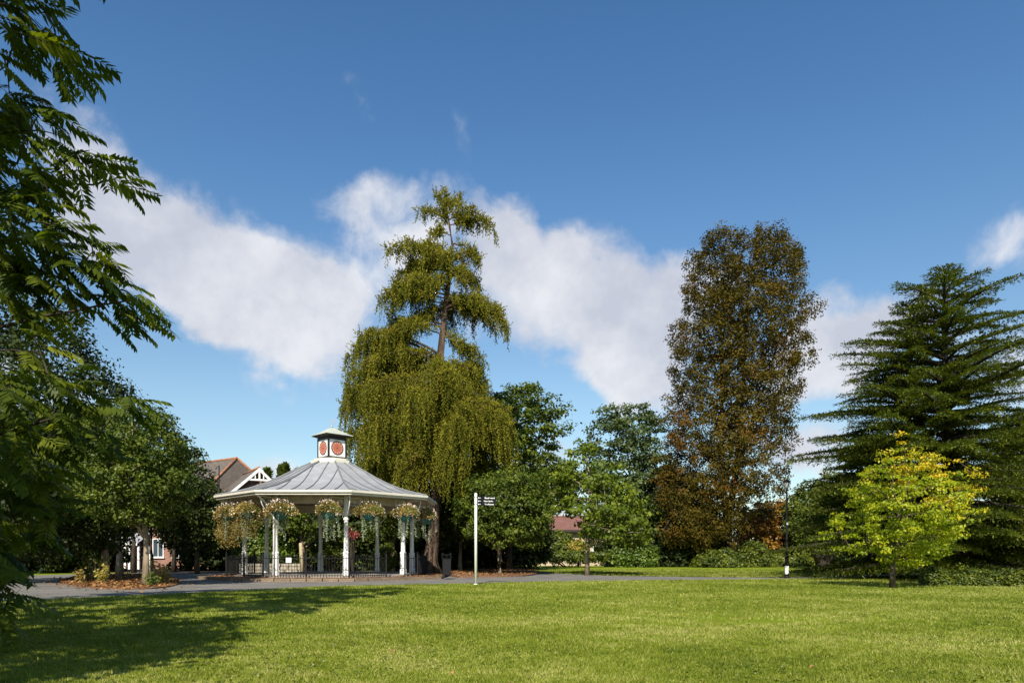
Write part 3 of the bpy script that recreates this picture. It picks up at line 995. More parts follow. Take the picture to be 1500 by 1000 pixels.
def hanging_basket(k, f, label, scale=1.0, droop=0.0, seed=0, white=.3):
    rng = np.random.default_rng(100 + seed)
    a0, a1 = A8[k % 8], A8[(k + 1) % 8]
    p0, p1 = Vector(bpt(5.72, a0, 0)), Vector(bpt(5.72, a1, 0))
    p = p0.lerp(p1, f)
    z = BZ + 3.12
    root = empty('hanging_basket', (BX + p.x, BY + p.y, z), label, 'hanging basket', 'hanging baskets round the bandstand eaves')
    mb = MB(); mb.lathe([(.02, -.40), (.18, -.37), (.30, -.20), (.34, 0), (.36, .02), (.30, .03), (.05, .0)], n=14)
    mb.build('basket', M['teal'], root)
    mb = MB()
    for q in range(3):
        w = q * 2 * PI / 3
        mb.tube([(.3 * math.cos(w), .3 * math.sin(w), .02), (0, 0, .62)], .008, n=4)
    mb.tube([(0, 0, .6), (0, 0, .82)], .012, n=5)
    mb.build('chain', M['iron'], root)
    n = int(2600 * scale)
    ph = rng.uniform(0, 2 * PI, n); u = rng.uniform(0, 1, n) ** .5
    R0 = (.64 + .08 * math.sin(seed * 2.3)) * scale
    rr = R0 * u
    lob = 1 + .2 * np.sin(3 * ph + seed) + .14 * np.sin(7 * ph + 2 * seed)
    hh = (.42 + .05 * math.cos(seed * 3)) * np.sqrt(np.maximum(0, 1 - u ** 2)) * rng.uniform(.2, 1, n) + .06 - .22 * u ** 3 * rng.uniform(0, 1.2, n)
    P = np.column_stack([rr * lob * np.cos(ph), rr * lob * np.sin(ph), hh])
    P += rng.normal(0, .03, P.shape)
    V, Fc = instance(RH_V, RH_F, P, rand_rot(rng, n, 1.4), rng.uniform(.05, .11, n))
    np_mesh('foliage', V, [Fc], M['basket'], root, np.clip(.5 + .3 * np.sin(ph * 2 + seed) + rng.normal(0, .25, n), 0, 1))
    m = int((170 + 70 * math.sin(seed * 1.7)) * scale)
    ph = rng.uniform(0, 2 * PI, m); th = rng.uniform(-.5, 1.4, m)
    P = np.column_stack([R0 * 1.03 * np.cos(th) * np.cos(ph), R0 * 1.03 * np.cos(th) * np.sin(ph), .50 * np.sin(th) + .05 + rng.uniform(0, .07, m)])
    V, Fc = instance(RH_V, RH_F, P, rand_rot(rng, m, 2.5), rng.uniform(.05, .085, m))
    np_mesh('flowers', V, [Fc], M['flower'], root, rng.uniform(0, 1, m))['kind'] = 'stuff'
    # trailing silver strands
    for s in range(8 if not droop else 9):
        w = rng.uniform(0, 2 * PI); r = rng.uniform(.2, .45)
        ln = rng.uniform(.6, 1.35)
        k2 = int(ln * 110)
        tt = rng.uniform(0, 1, k2)
        P = np.column_stack([r * np.cos(w) + tt * .08 * np.cos(w * 3) + rng.normal(0, .02, k2), r * np.sin(w) + rng.normal(0, .02, k2), -.05 - tt * ln])
        V, Fc = instance(RH_V, RH_F, P, rand_rot(rng, k2, 3), rng.uniform(.035, .075, k2))
        np_mesh('trailing_stem', V, [Fc], M['silver'], root, rng.uniform(0, 1, k2))
    if droop:
        n = 1500
        ph = rng.uniform(0, 2 * PI, n); t = rng.uniform(0, 1, n) ** .8
        P = np.column_stack([(.62 * (1 - .5 * t)) * np.cos(ph) + .15 * np.sin(t * 7), (.6 * (1 - .5 * t)) * np.sin(ph), -.05 - droop * t])
        P += rng.normal(0, .09, P.shape)
        V, Fc = instance(RH_V, RH_F, P, rand_rot(rng, n, 1.6), rng.uniform(.05, .10, n))
        np_mesh('drooping_foliage', V, [Fc], M['basket'], root, rng.uniform(0, .8, n))


hanging_basket(7, .24, 'brown and pink hanging basket just right of the rain pipe corner', 1.0, 0, 1)
hanging_basket(7, .76, 'cream flowered hanging basket left of the front bandstand column', 1.0, 0, 2)
hanging_basket(8, .24, 'white flowered hanging basket with three long silver strands right of the front column', 1.0, 0, 3)
hanging_basket(8, .74, 'brownish hanging basket directly above the right hand white column', 1.0, 0, 4)
hanging_basket(9, .30, 'pinkish hanging basket at the far right tip of the bandstand eaves', .85, 0, 5)
hanging_basket(6, .76, 'dry brown hanging basket with long drooping stems beside the rain pipe', 1.15, 1.1, 6)
hanging_basket(6, .28, 'yellow green hanging basket drooping low near the left eaves tip', 1.2, 1.5, 7)
hanging_basket(5, .72, 'overgrown pink tinged hanging basket at the far left tip of the eaves', 1.1, 1.2, 8)


def railing(name, label, A_, ends, gap):
    """black hoop-top railing along a polyline"""
    root = empty(name, (*ends[0], BZ), label, 'railing', 'black railings round the bandstand')
    o = Vector((*ends[0], 0))
    for i, (p, q) in enumerate(zip(ends, ends[1:])):
        p = Vector((*p, 0)) - o; q = Vector((*q, 0)) - o
        d = q - p; L_ = d.length; t = d.normalized()
        mb = MB()
        ang = math.atan2(d.y, d.x)
        for z in (.10, .93): mb.box((p + q) / 2 + Vector((0, 0, z)), (L_ - .06, .035, .03), rz=ang)
        n = max(2, int(L_ / .13))
        for j in range(1, n):
            c = p + t * (L_ * j / n)
            mb.tube([c + Vector((0, 0, .02)), c + Vector((0, 0, 1.0))], .012, n=5)
            if j % 2 == 1 and j < n - 1:
                e = p + t * (L_ * (j + 1) / n); m = (c + e) / 2
                r = (e - c).length / 2
                mb.tube([m + t * (-r * math.cos(w)) + Vector((0, 0, 1.0 + r * math.sin(w))) for w in np.linspace(0, PI, 7)], .012, n=4)
        mb.build('rail_panel', M['iron'], root)
    for p in ends:
        p = Vector((*p, 0)) - o
        mb = MB(); mb.box(p + Vector((0, 0, .58)), (.065, .065, 1.16)); mb.lathe([(0, 1.16), (.035, 1.18), (.04, 1.21), (.02, 1.25), (0, 1.25)], n=8, c=p, cap=False)
        mb.build('post', M['iron'], root)


def build_railings():
    o = octa(5.35)

    def lerp(a, b, t): return (a[0] + (b[0] - a[0]) * t, a[1] + (b[1] - a[1]) * t)
    # sides: k7-k0 front, k0-k1 right front, k1-k2 right, k6-k7 left front, k5-k6 left
    s = []
    s += [lerp(o[5], o[6], t) for t in (0, .5)]
    s += [lerp(o[6], o[7], t) for t in (0, .5)]
    s += [lerp(o[7], o[0], t) for t in (0, .5)]
    s += [o[0], lerp(o[0], o[1], .52)]
    railing('railing', 'long black hoop top railing round the front and left of the bandstand', None, s, None)
    s = [lerp(o[0], o[1], .80), o[1], lerp(o[1], o[2], .5), o[2], lerp(o[2], o[3], .5)]
    railing('railing', 'short black railing right of the entrance gap behind the litter bin', None, s, None)
    # railing of the path at far left
    s = [(gx(180, 40), 41.0), (gx(290, 38), 39.0), lerp(o[5], o[6], .3)]
    s = [(BX - 7.0, 39.6), (BX - 6.2, 39.0)]
    # notice on the railing
    p = lerp(o[7], o[0], .30)
    d = Vector((o[0][0] - o[7][0], o[0][1] - o[7][1]))
    mb = MB(); mb.box((0, 0, 0), (.26, .012, .24), rz=math.atan2(d.y, d.x), bevel=.003)
    mb.box((0, .012, 0), (.2, .014, .02), rz=math.atan2(d.y, d.x))
    ob = mb.build('notice_plate', M['white'], loc=(p[0], p[1] - .05, BZ + .84))
    tag(ob, 'small blank white notice plate fixed to the front railing', 'notice')


build_railings()


def litter_bin():
    p = gp(653, 851)
    x, y = gx(654, 35.6), 35.6
    root = empty('litter_bin', (x, y, BZ), 'black square litter bin with scrolled iron top beside the railing end', 'litter bin')
    mb = MB()
    mb.lathe([(.10, .0), (.12, .05), (.27, .08), (.29, .86), (.31, .89), (.31, .92), (.27, .92), (.27, .86)], n=4, rot=PI / 4 + .2, smooth=False)
    mb.build('body', M['iron'], root)
    mb = MB()
    for q in range(4):
        w = .2 + q * PI / 2 + PI / 4
        x0, y0 = .3 * math.cos(w), .3 * math.sin(w)
        mb.tube([(x0, y0, .95), (x0 * 1.05, y0 * 1.05, 1.12), (x0 * .85, y0 * .85, 1.2)], .016, n=5)
        w2 = w + PI / 4
        mb.tube([(.2 * math.cos(w2) + .05 * math.cos(v), .2 * math.sin(w2), 1.05 + .06 * math.sin(v)) for v in np.linspace(0, 6, 9)], .012, n=4)
    mb.lathe([(.30, 1.10), (.30, 1.125)], n=4, rot=PI / 4 + .2, smooth=False, cap=False)
    mb.build('scrolled_top', M['iron'], root)


litter_bin()


def text_mesh(s, size, mat, parent, loc, rot, extr=.002):
    cu = bpy.data.curves.new('lettering', 'FONT'); cu.body = s; cu.size = size; cu.extrude = extr
    cu.offset = .0025
    tmp = bpy.data.objects.new('lettering', cu); C.objects.link(tmp)
    bpy.context.view_layer.update()
    me = bpy.data.meshes.new_from_object(tmp.evaluated_get(bpy.context.evaluated_depsgraph_get()))
    bpy.data.objects.remove(tmp)
    me.materials.clear(); me.materials.append(mat)
    o = bpy.data.objects.new('lettering', me); C.objects.link(o)
    o.parent = parent; o.location = loc; o.rotation_euler = rot
    return o


def signpost():
    x, y = gp(697, 856)
    root = empty('signpost', (x, y, 0), 'white fingerpost at the lawn edge with a dark blue direction panel', 'signpost')
    mb = MB()
    H = gz(722, y)
    mb.lathe([(.0, .02), (.058, .02), (.058, H - .02), (.045, H), (0, H)], n=16, cap=False)
    mb.lathe([(.0, 0), (.09, 0), (.09, .03), (.07, .045)], n=16, cap=False)
    mb.build('post', M['white'], root)
    ang = R(6)
    z1, z0 = gz(726.5, y), gz(740.3, y)
    w = .74
    pan = MB()
    hh = (z1 - z0) / 3
    for i in range(3):
        pan.box((.07 + w / 2, 0, z1 - hh * (i + .5)), (w, .022, hh - .006), bevel=.003)
    p = pan.build('direction_panel', M['signblack'], root); p.rotation_euler = (0, 0, ang)
    for i, (s, off) in enumerate((('Boulevard', .36), ('Water Garden', .33), ('Tea Rooms', .36))):
        o = text_mesh(s, hh * .62, M['white'], p, (off, -.013, z1 - hh * (i + .72)), (PI / 2, 0, 0))
        k = (.41 if i < 1 else .38) / max(o.dimensions.x, .01)
        o.scale = (k, 1, 1)
        mb = MB()
        mb.box((.155, -.0145, z1 - hh * (i + .5)), (.085, .004, .018))
        a = .115
        mb.face([(a, -.0155, z1 - hh * (i + .5) + .035), (a, -.0155, z1 - hh * (i + .5) - .035), (a - .03, -.0155, z1 - hh * (i + .5))])
        mb.build('arrow', M['white'], p)
    mb = MB()
    for z in (z0 + .05, z1 - .05): mb.lathe([(.066, z - .012), (.066, z + .012)], n=16)
    mb.build('clamp', M['iron'], root)


signpost()


def lamp_post():
    x, y = gp(1152.5, 846.2)
    root = empty('lamp_post', (x, y, 0), 'tall slim black lamp post with a white band at its foot by the path', 'lamp post')
    H = gz(703, y)
    mb = MB()
    mb.lathe([(.0, 0), (.14, 0), (.14, .06), (.11, .10), (.095, .25), (.095, 1.05), (.11, 1.08), (.11, 1.12), (.06, 1.2), (.048, 3.0), (.04, H - .55), (.06, H - .52), (.06, H - .48), (.03, H - .45)], n=12, cap=False)
    mb.build('post', M['iron'], root)
    mb = MB(); mb.lathe([(.099, .22), (.101, .23), (.101, .64), (.099, .65)], n=12, cap=False)
    mb.build('white_band', M['white'], root)
    mb = MB()
    mb.lathe([(.05, H - .44), (.11, H - .40), (.15, H - .12), (.14, H - .10)], n=12)
    mb.build('lantern', M['lantern'], root)
    mb = MB()
    mb.lathe([(.21, H - .10), (.20, H - .08), (.12, H), (.03, H + .05), (.02, H + .1), (0, H + .12)], n=12)
    for q in range(4):
        w = q * PI / 2
        mb.tube([(.145 * math.cos(w), .145 * math.sin(w), H - .40), (.195 * math.cos(w), .195 * math.sin(w), H - .11)], .01, n=4)
    mb.build('lantern_cap', M['iron'], root)
    # small number plate clips on the post
    mb = MB(); mb.box((0, -.075, 2.9), (.09, .02, .12)); mb.build('plate', M['grey'], root)


M['lantern'] = plain('lantern_glass', (.34, .34, .33), .3, .05, 4)
lamp_post()


# ------------------------------------------------------------------ trees: generic broadleaf
def tree(name, label, cat, base, prof, D, nclump, per, size, cr, mat, bark='bark', seed=1, depth=1.0, surf=.6, lump=.16, flat=.6,
         tilt=1.2, tr=.15, n1=10, n2=40, forks=None, group=None, topfrac=.85, tmpl=(RH_V, RH_F), extra=None, clump_fn=None, lean=0.0, z0=0.0):
    rng = np.random.default_rng(seed)
    pr = profile_px(prof, D)
    bx, by = base
    root = empty(name, (bx, by, z0), label, cat, group)
    P = sample_crown(rng, pr, by, nclump, depth, surf, lump)
    if clump_fn is not None: P = P[clump_fn(P)]
    P = P[P[:, 2] > .12]
    if extra is not None: P = np.concatenate([P, extra])
    z, c, r = pr
    V, Fc, t = leaves_at(rng, P, per, cr, size, flat, tilt, tmpl, cen=np.array((float(np.mean(c)), by, z[0] + (z[-1] - z[0]) * .35)))
    V[:, 2] = np.maximum(V[:, 2], .02)
    zt = z[0] + (z[-1] - z[0]) * topfrac
    cx = lambda h: np.interp(h, z, c)
    mb = MB()
    o = np.array((bx, by, z0))
    if forks is None:
        k = 7
        pts = []; rad = []
        for i in range(k):
            s = i / (k - 1); h = z0 + (zt - z0) * s
            xx = bx + (cx(h) - bx) * max(0, min(1, (s - .35) * 1.8)) + rng.normal(0, tr * .3) * (i > 1)
            pts.append(np.array((xx, by + rng.normal(0, tr * .35) * (i > 0), h)) - o); rad.append(tr * (1 - .82 * s) * (1.18 if i == 0 else 1))
        limbs(mb, rng, pts, rad, P - o, n1, n2, r1=tr * .45)
    else:
        for j, (pts, rad) in enumerate(forks):
            pts = [np.array(q) - o for q in pts]
            if j == 0: limbs(mb, rng, pts, rad, P - o, n1, n2, r1=tr * .4)
            else: limbs(mb, rng, pts, rad, P - o, n1, n2 // 2, r1=tr * .3)
    mb.build('trunk', M[bark], root)
    np_mesh('crown', local(V, o), [Fc], M[mat], root, t)
    return root


# great copper tree
D = 73
tree('copper_tree', 'very tall olive brown and rust tree with open crown, tallest on the right half', 'tree', (gx(1068, D), D),
     [(340, 1075, 1140), (350, 1030, 1155), (368, 1008, 1168), (420, 1001, 1182), (460, 998, 1192), (500, 986, 1188), (560, 980, 1172), (620, 974, 1162), (680, 968, 1164), (722, 962, 1152), (742, 965, 1108), (775, 968, 1088), (800, 985, 1070)],
     D, 2300, 62, .22, .82, 'copper', 'bark_dark', 21, depth=.75, surf=.4, lump=.10, flat=.85, tilt=2.0, tr=.42, n1=16, n2=220,
     forks=[([(gx(1068, D), D, 0), (gx(1066, D), D, gz(760, D)), (gx(1056, D), D, gz(690, D)), (gx(1056, D), D - .4, gz(560, D)), (gx(1050, D), D, gz(400, D))], [.62, .46, .3, .2, .05]),
            ([(gx(1066, D), D, gz(770, D)), (gx(1078, D), D, gz(690, D)), (gx(1090, D), D + .3, gz(560, D)), (gx(1098, D), D, gz(380, D))], [.42, .3, .2, .05]),
            ([(gx(1076, D), D, gz(700, D)), (gx(1110, D), D + .5, gz(600, D)), (gx(1150, D), D, gz(470, D))], [.25, .17, .05])],
     clump_fn=lambda P: ~((P[:, 0] > gx(1100, D)) & (P[:, 2] > gz(745, D)) & (P[:, 2] < gz(640, D)) & (np.sin(P[:, 0] * 3 + P[:, 2] * 2) > -.35)))

# tree of limes: left island group
GL = 'round limes standing in the leafy island'
Dq = gd(848, .05)
tree('lime_tree', 'lime on the left of the leafy island with a thick short grey trunk', 'tree', gp(155, 849, .05),
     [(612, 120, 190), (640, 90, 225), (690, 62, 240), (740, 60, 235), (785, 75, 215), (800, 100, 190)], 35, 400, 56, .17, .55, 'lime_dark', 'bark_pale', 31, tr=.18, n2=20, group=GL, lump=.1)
tree('lime_tree', 'lime at the back of the leafy island with a yellowish trunk', 'tree', gp(175, 842, .05),
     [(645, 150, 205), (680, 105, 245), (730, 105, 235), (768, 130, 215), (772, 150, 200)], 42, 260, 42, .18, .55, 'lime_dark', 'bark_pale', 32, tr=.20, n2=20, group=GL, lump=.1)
tree('lime_tree', 'sunlit lime with the tallest pale trunk at the front right of the leafy island', 'tree', gp(213, 857, .05),
     [(600, 200, 235), (625, 165, 275), (670, 145, 296), (710, 140, 302), (745, 150, 290), (768, 180, 262)], 28.5, 430, 66, .12, .42, 'lime', 'bark_pale', 33, tr=.125, n2=24, group=GL, lump=.12)
tree('lime_tree', 'dense dark lime between the leafy island and the bandstand', 'tree', (gx(289, 46), 46),
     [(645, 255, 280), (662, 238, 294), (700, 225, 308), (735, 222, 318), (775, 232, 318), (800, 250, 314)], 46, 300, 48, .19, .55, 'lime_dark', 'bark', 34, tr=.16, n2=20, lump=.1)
tree('dark_tree', 'tall very dark leafy tree rising behind the tree of heaven at far left', 'tree', (gx(20, 31), 31),
     [(430, -20, 70), (470, -60, 118), (520, -80, 140), (560, -90, 168), (600, -100, 195), (660, -110, 205), (720, -100, 190), (780, -80, 130), (810, -60, 100)], 31, 900, 50, .17, .7, 'dark', 'bark_dark', 35, tr=.35, n2=60, lump=.12)
tree('dark_tree', 'dark shade tree behind the curve of the path at left', 'tree', (gx(60, 50), 50),
     [(690, 20, 110), (740, -40, 150), (790, -60, 160), (825, -60, 140), (836, -40, 120)], 50, 500, 42, .26, .9, 'dark', 'bark_dark', 36, tr=.3, n2=30)
tree('dark_tree', 'dark tree filling the gap right of the brick house window', 'tree', (gx(296, 56), 56),
     [(720, 268, 330), (760, 256, 345), (800, 258, 345), (836, 262, 340)], 56, 260, 42, .28, .7, 'dark', 'bark_dark', 37, tr=.3, n2=20)

for px_, D_, sd_, lab_ in ((196, 49, 91, 'slim dark trunked tree in shade just left of the tallest pale trunk'), (221, 53, 92, 'slim dark trunked tree in shade just right of the tallest pale trunk'), (255, 51, 93, 'slim dark trunked tree between the island and the dense dark lime')):
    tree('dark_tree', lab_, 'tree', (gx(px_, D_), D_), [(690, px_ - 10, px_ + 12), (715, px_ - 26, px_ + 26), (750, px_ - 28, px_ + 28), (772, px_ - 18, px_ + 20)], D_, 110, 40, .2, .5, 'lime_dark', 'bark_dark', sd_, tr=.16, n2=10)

# right of the bandstand
GR = 'round limes right of the bandstand'
tree('lime_tree', 'round lime nearest the bandstand with a slim pale trunk', 'tree', gp(674, 835, .09),
     [(690, 665, 720), (705, 640, 735), (740, 633, 745), (770, 640, 740), (790, 655, 720)], 49, 330, 50, .19, .5, 'lime', 'bark_pale', 41, tr=.15, n2=20, group=GR, lump=.1)
tree('lime_tree', 'wider round lime behind the fingerpost with a straight brown trunk', 'tree', gp(732, 839.5, .09),
     [(692, 715, 775), (702, 680, 795), (730, 668, 803), (760, 670, 803), (785, 690, 795), (800, 730, 790)], 43, 520, 55, .165, .48, 'lime', 'bark_pale', 42, tr=.17, n2=26, group=GR, lump=.1)
tree('walnut_tree', 'dark walnut with layered arms poking out behind the larch', 'tree', (gx(745, 55), 55),
     [(563, 745, 785), (575, 735, 802), (600, 700, 815), (635, 700, 820), (665, 705, 795), (700, 710, 790), (760, 715, 800), (790, 725, 790)], 55, 420, 42, .27, .75, 'walnut', 'bark_dark', 43, flat=.35, tr=.28, n2=60, lump=.3, tilt=.9)
D = gd(842)
tree('young_tree', 'young light green tree with bare straight trunk on the far lawn', 'tree', (gx(860, D), D),
     [(642, 838, 860), (670, 830, 890), (700, 815, 915), (730, 800, 935), (760, 800, 950), (785, 815, 950), (800, 838, 940)], D, 320, 36, .22, .55, 'sapling', 'bark_pale', 44, flat=.4, tr=.15, n2=70, lump=.22, tilt=1.0,
     clump_fn=lambda P: ~((P[:, 0] < gx(856, D)) & (P[:, 2] > gz(806, D)) & (P[:, 2] < gz(752, D))))
tree('acacia_tree', 'small open tree arching between the round lime and the young tree', 'tree', (gx(806, 93), 93),
     [(665, 785, 815), (680, 772, 838), (710, 775, 846), (735, 785, 842), (752, 795, 830)], 93, 200, 40, .38, 1.0, 'walnut', 'bark', 45, flat=.4, tr=.14, n2=40, lump=.25)
tree('bluegreen_tree', 'blue green feathery tree left of the tall copper tree', 'tree', (gx(915, 80), 80),
     [(592, 890, 945), (603, 878, 956), (630, 868, 965), (665, 865, 975), (710, 870, 985), (760, 880, 990), (800, 890, 990)], 80, 560, 44, .34, 1.0, 'blue', 'bark', 46, flat=.35, tr=.3, n2=80, lump=.25, tilt=.9)
tree('yew_tree', 'dark evergreen under the left side of the copper tree', 'tree', (gx(985, 78), 78),
     [(690, 960, 1010), (730, 930, 1040), (770, 925, 1060), (810, 930, 1070), (828, 940, 1060)], 78, 640, 44, .34, 1.0, 'dark', 'bark_dark', 47, tr=.35, n2=20)
tree('autumn_tree', 'orange autumn tree between the copper tree and the lamp post', 'tree', (gx(1128, 84), 84),
     [(737, 1100, 1155), (750, 1085, 1172), (780, 1080, 1178), (805, 1085, 1172), (818, 1100, 1160)], 84, 330, 42, .36, .9, 'orange', 'bark_dark', 48, tr=.25, n2=20)
tree('green_tree', 'olive green tree behind the lamp post with a rounded top', 'tree', (gx(1192, 78), 78),
     [(708, 1180, 1205), (725, 1162, 1222), (755, 1155, 1240), (790, 1160, 1245), (810, 1170, 1240)], 78, 330, 42, .34, .9, 'bush', 'bark_dark', 49, tr=.25, n2=20)

# multi stemmed tree right of the lamp post
D = gd(832.5)
X0 = gx(1205, D)
tree('multistem_tree', 'dark spreading tree with several stems from one base, right of the lamp post', 'tree', (X0, D),
     [(690, 1205, 1240), (720, 1190, 1265), (750, 1172, 1272), (775, 1165, 1275), (792, 1172, 1268)], D, 250, 42, .26, .75, 'cedar', 'bark_dark', 50, flat=.3, tr=.3, n2=30, tilt=.7, lump=.25,
     forks=[([(X0, D, 0), (X0 + .1, D, 1.2), (X0 + .2, D, 3), (X0 + .3, D, 7)], [.75, .45, .28, .1]),
            ([(X0 - .2, D, .5), (X0 - 1.0, D - .2, 1.9), (X0 - 1.3, D, 3.6), (X0 - 1.4, D, 6)], [.4, .3, .2, .06]),
            ([(X0 + .2, D, .6), (X0 + 1.6, D, 2.1), (X0 + 2.4, D + .2, 3.2), (X0 + 3.4, D, 5)], [.4, .3, .2, .06])])

# yellow maple
D = gd(861)
tree('maple_tree', 'small bright yellow green maple turning orange at upper right', 'tree', (gx(1307, D), D),
     [(646, 1308, 1318), (663, 1297, 1342), (680, 1272, 1384), (705, 1258, 1408), (735, 1242, 1424), (765, 1238, 1418), (795, 1246, 1400), (818, 1268, 1376), (828, 1290, 1345)], D, 560, 36, .095, .29, 'yellow', 'bark', 51, flat=.25, tr=.10, n2=150, lump=.34, tilt=.8, surf=.5)


# ------------------------------------------------------------------ larch with hanging sprays
def bez(p0, p1, p2, n):
    t = np.linspace(0, 1, n)[:, None]
    return (1 - t) ** 2 * p0 + 2 * t * (1 - t) * p1 + t ** 2 * p2


def larch():
    rng = np.random.default_rng(5)
    D = 47.0
    bx = gx(630, D)
    root = empty('larch_tree', (bx, D, .05), 'tall ragged larch with drooping sprays behind the bandstand', 'tree')
    o = np.array((bx, D, .05))
    tpx = [(630, 840, .56), (632, 822, .42), (635, 800, .36), (640, 700, .31), (641, 620, .28), (645, 520, .24), (652, 450, .18), (659, 400, .13), (663, 360, .09), (659, 335, .07), (655, 310, .05), (654, 285, .025)]
    tp = np.array([(gx(a, D), D + .15 * math.sin(i * 1.3), gz(b, D)) for i, (a, b, _) in enumerate(tpx)]); tp[0, 2] = 0
    mb = MB()
    mb.tube([tuple(p - o) for p in tp], [q[2] for q in tpx], n=14)
    for q in range(7):      # root flare ribs
        w = q * 2 * PI / 7 + .3
        mb.tube([(.75 * math.cos(w), .75 * math.sin(w), -.1), (.42 * math.cos(w), .42 * math.sin(w), .45), (.24 * math.cos(w) + .05, .24 * math.sin(w), 1.6), (.2 * math.cos(w) + .15, .2 * math.sin(w), 3.2)], [.2, .19, .15, .05], n=7)

    def trunk_at(z):
        return np.array([np.interp(z, tp[:, 2], tp[:, 0]), D, z])
    tufts = []; dirs = []; tval = []

    def strand_branch(pts, dens, hang, start=.25, wid=1.0, up=.25):
        n = len(pts)
        L_ = np.linalg.norm(np.diff(pts, axis=0), axis=1).sum()
        ns = int(L_ * dens * .62)
        for _ in range(ns):
            sv = start + (1 - start) * rng.uniform(0, 1) ** .8
            f = sv * (n - 1); i = min(int(f), n - 2); p = pts[i] + (pts[i + 1] - pts[i]) * (f - i)
            d = pts[i + 1] - pts[i]; d /= np.linalg.norm(d) + 1e-9
            side = np.array([-d[1], d[0], 0]); sl = rng.normal(0, .40) * wid * (1.15 - .5 * sv)
            q = p + side * sl + np.array([0, 0, rng.normal(.03, .07) - .12 * abs(sl)])
            ln = hang * rng.choice([rng.uniform(.15, .6), rng.uniform(.5, 1.5)]) * (.55 + .6 * sv)
            k = max(3, int(ln / .075))
            tt = np.arange(k) / k
            sway = rng.normal(0, .10, 2); out = side * (np.sign(sl) * .12) + d * .16
            wdt = .035 * (1.3 - tt)[:, None]
            Q = q + out * (np.sqrt(tt) * ln)[:, None] + np.column_stack([sway[0] * tt, sway[1] * tt, -ln * tt]) + rng.normal(0, 1, (k, 3)) * wdt
            tufts.append(Q); tval.append(np.full(k, np.clip(.5 + rng.normal(0, .25), 0, 1)))
            dd = np.column_stack([rng.normal(0, .55, k), rng.normal(0, .55, k), np.full(k, -.8)]); dirs.append(dd)
        nu = int(L_ * dens * up * 2.2)      # short upright tufts along the top
        s = rng.uniform(start * .7, 1, nu); f = s * (n - 1); i = np.minimum(f.astype(int), n - 2)
        p = pts[i] + (pts[i + 1] - pts[i]) * (f - i)[:, None]
        sl = rng.normal(0, .3 * wid, nu)
        Q = p + np.column_stack([rng.normal(0, .12, nu), rng.normal(0, .22 * wid, nu), rng.uniform(-.02, .10, nu)])
        dv = np.column_stack([rng.normal(0, .7, nu), rng.normal(0, .7, nu), rng.uniform(.1, 1.0, nu)]); dv /= np.linalg.norm(dv, axis=1)[:, None]
        lv = rng.uniform(.04, .13, nu)[:, None]
        for st in range(4):
            tufts.append(Q + dv * lv * st); tval.append(rng.uniform(.4, 1, nu)); dirs.append(dv + rng.normal(0, .25, dv.shape))

    def br(x0, y0, xm, ym, x1, y1, dy, r=.07, dens=46, hang=.7, start=.25, wid=1.0):
        p0 = trunk_at(gz(y0, D)); p1 = np.array((gx(xm, D), D + dy * .6, gz(ym, D))); p2 = np.array((gx(x1, D), D + dy, gz(y1, D)))
        pts = bez(p0, p1 * 1.0, p2, 12) + rng.normal(0, .05, (12, 3)) * np.linspace(0, 1, 12)[:, None]
        mb.tube([tuple(p - o) for p in pts], list(np.linspace(r, .015, 12)), n=6, cap=False)
        strand_branch(pts, dens * .55, hang, start, wid)
        L_ = np.linalg.norm(pts[-1] - pts[0])
        for q in range(int(3 + L_ * 1.6)):
            i = int(rng.integers(max(1, int(start * 11)), 10)); d = pts[i + 1] - pts[i]; d /= np.linalg.norm(d)
            a = rng.choice([-1, 1]) * rng.uniform(.4, 1.3); l = rng.uniform(.35, 1.0) * (.5 + .28 * L_) * (1.1 - i / 14)
            dd = np.array([d[0] * math.cos(a) - d[1] * math.sin(a), d[0] * math.sin(a) + d[1] * math.cos(a), d[2] * .5 + rng.normal(.12, .32)])
            sub = bez(pts[i], pts[i] + dd * l * .5 + np.array((0, 0, .12)), pts[i] + dd * l + np.array((0, 0, rng.uniform(-.3, .1))), 6)
            mb.tube([tuple(p - o) for p in sub], list(np.linspace(.03, .01, 6)), n=4, cap=False)
            strand_branch(sub, dens * .55, hang * rng.uniform(.5, 1.1), .1, wid * .35)
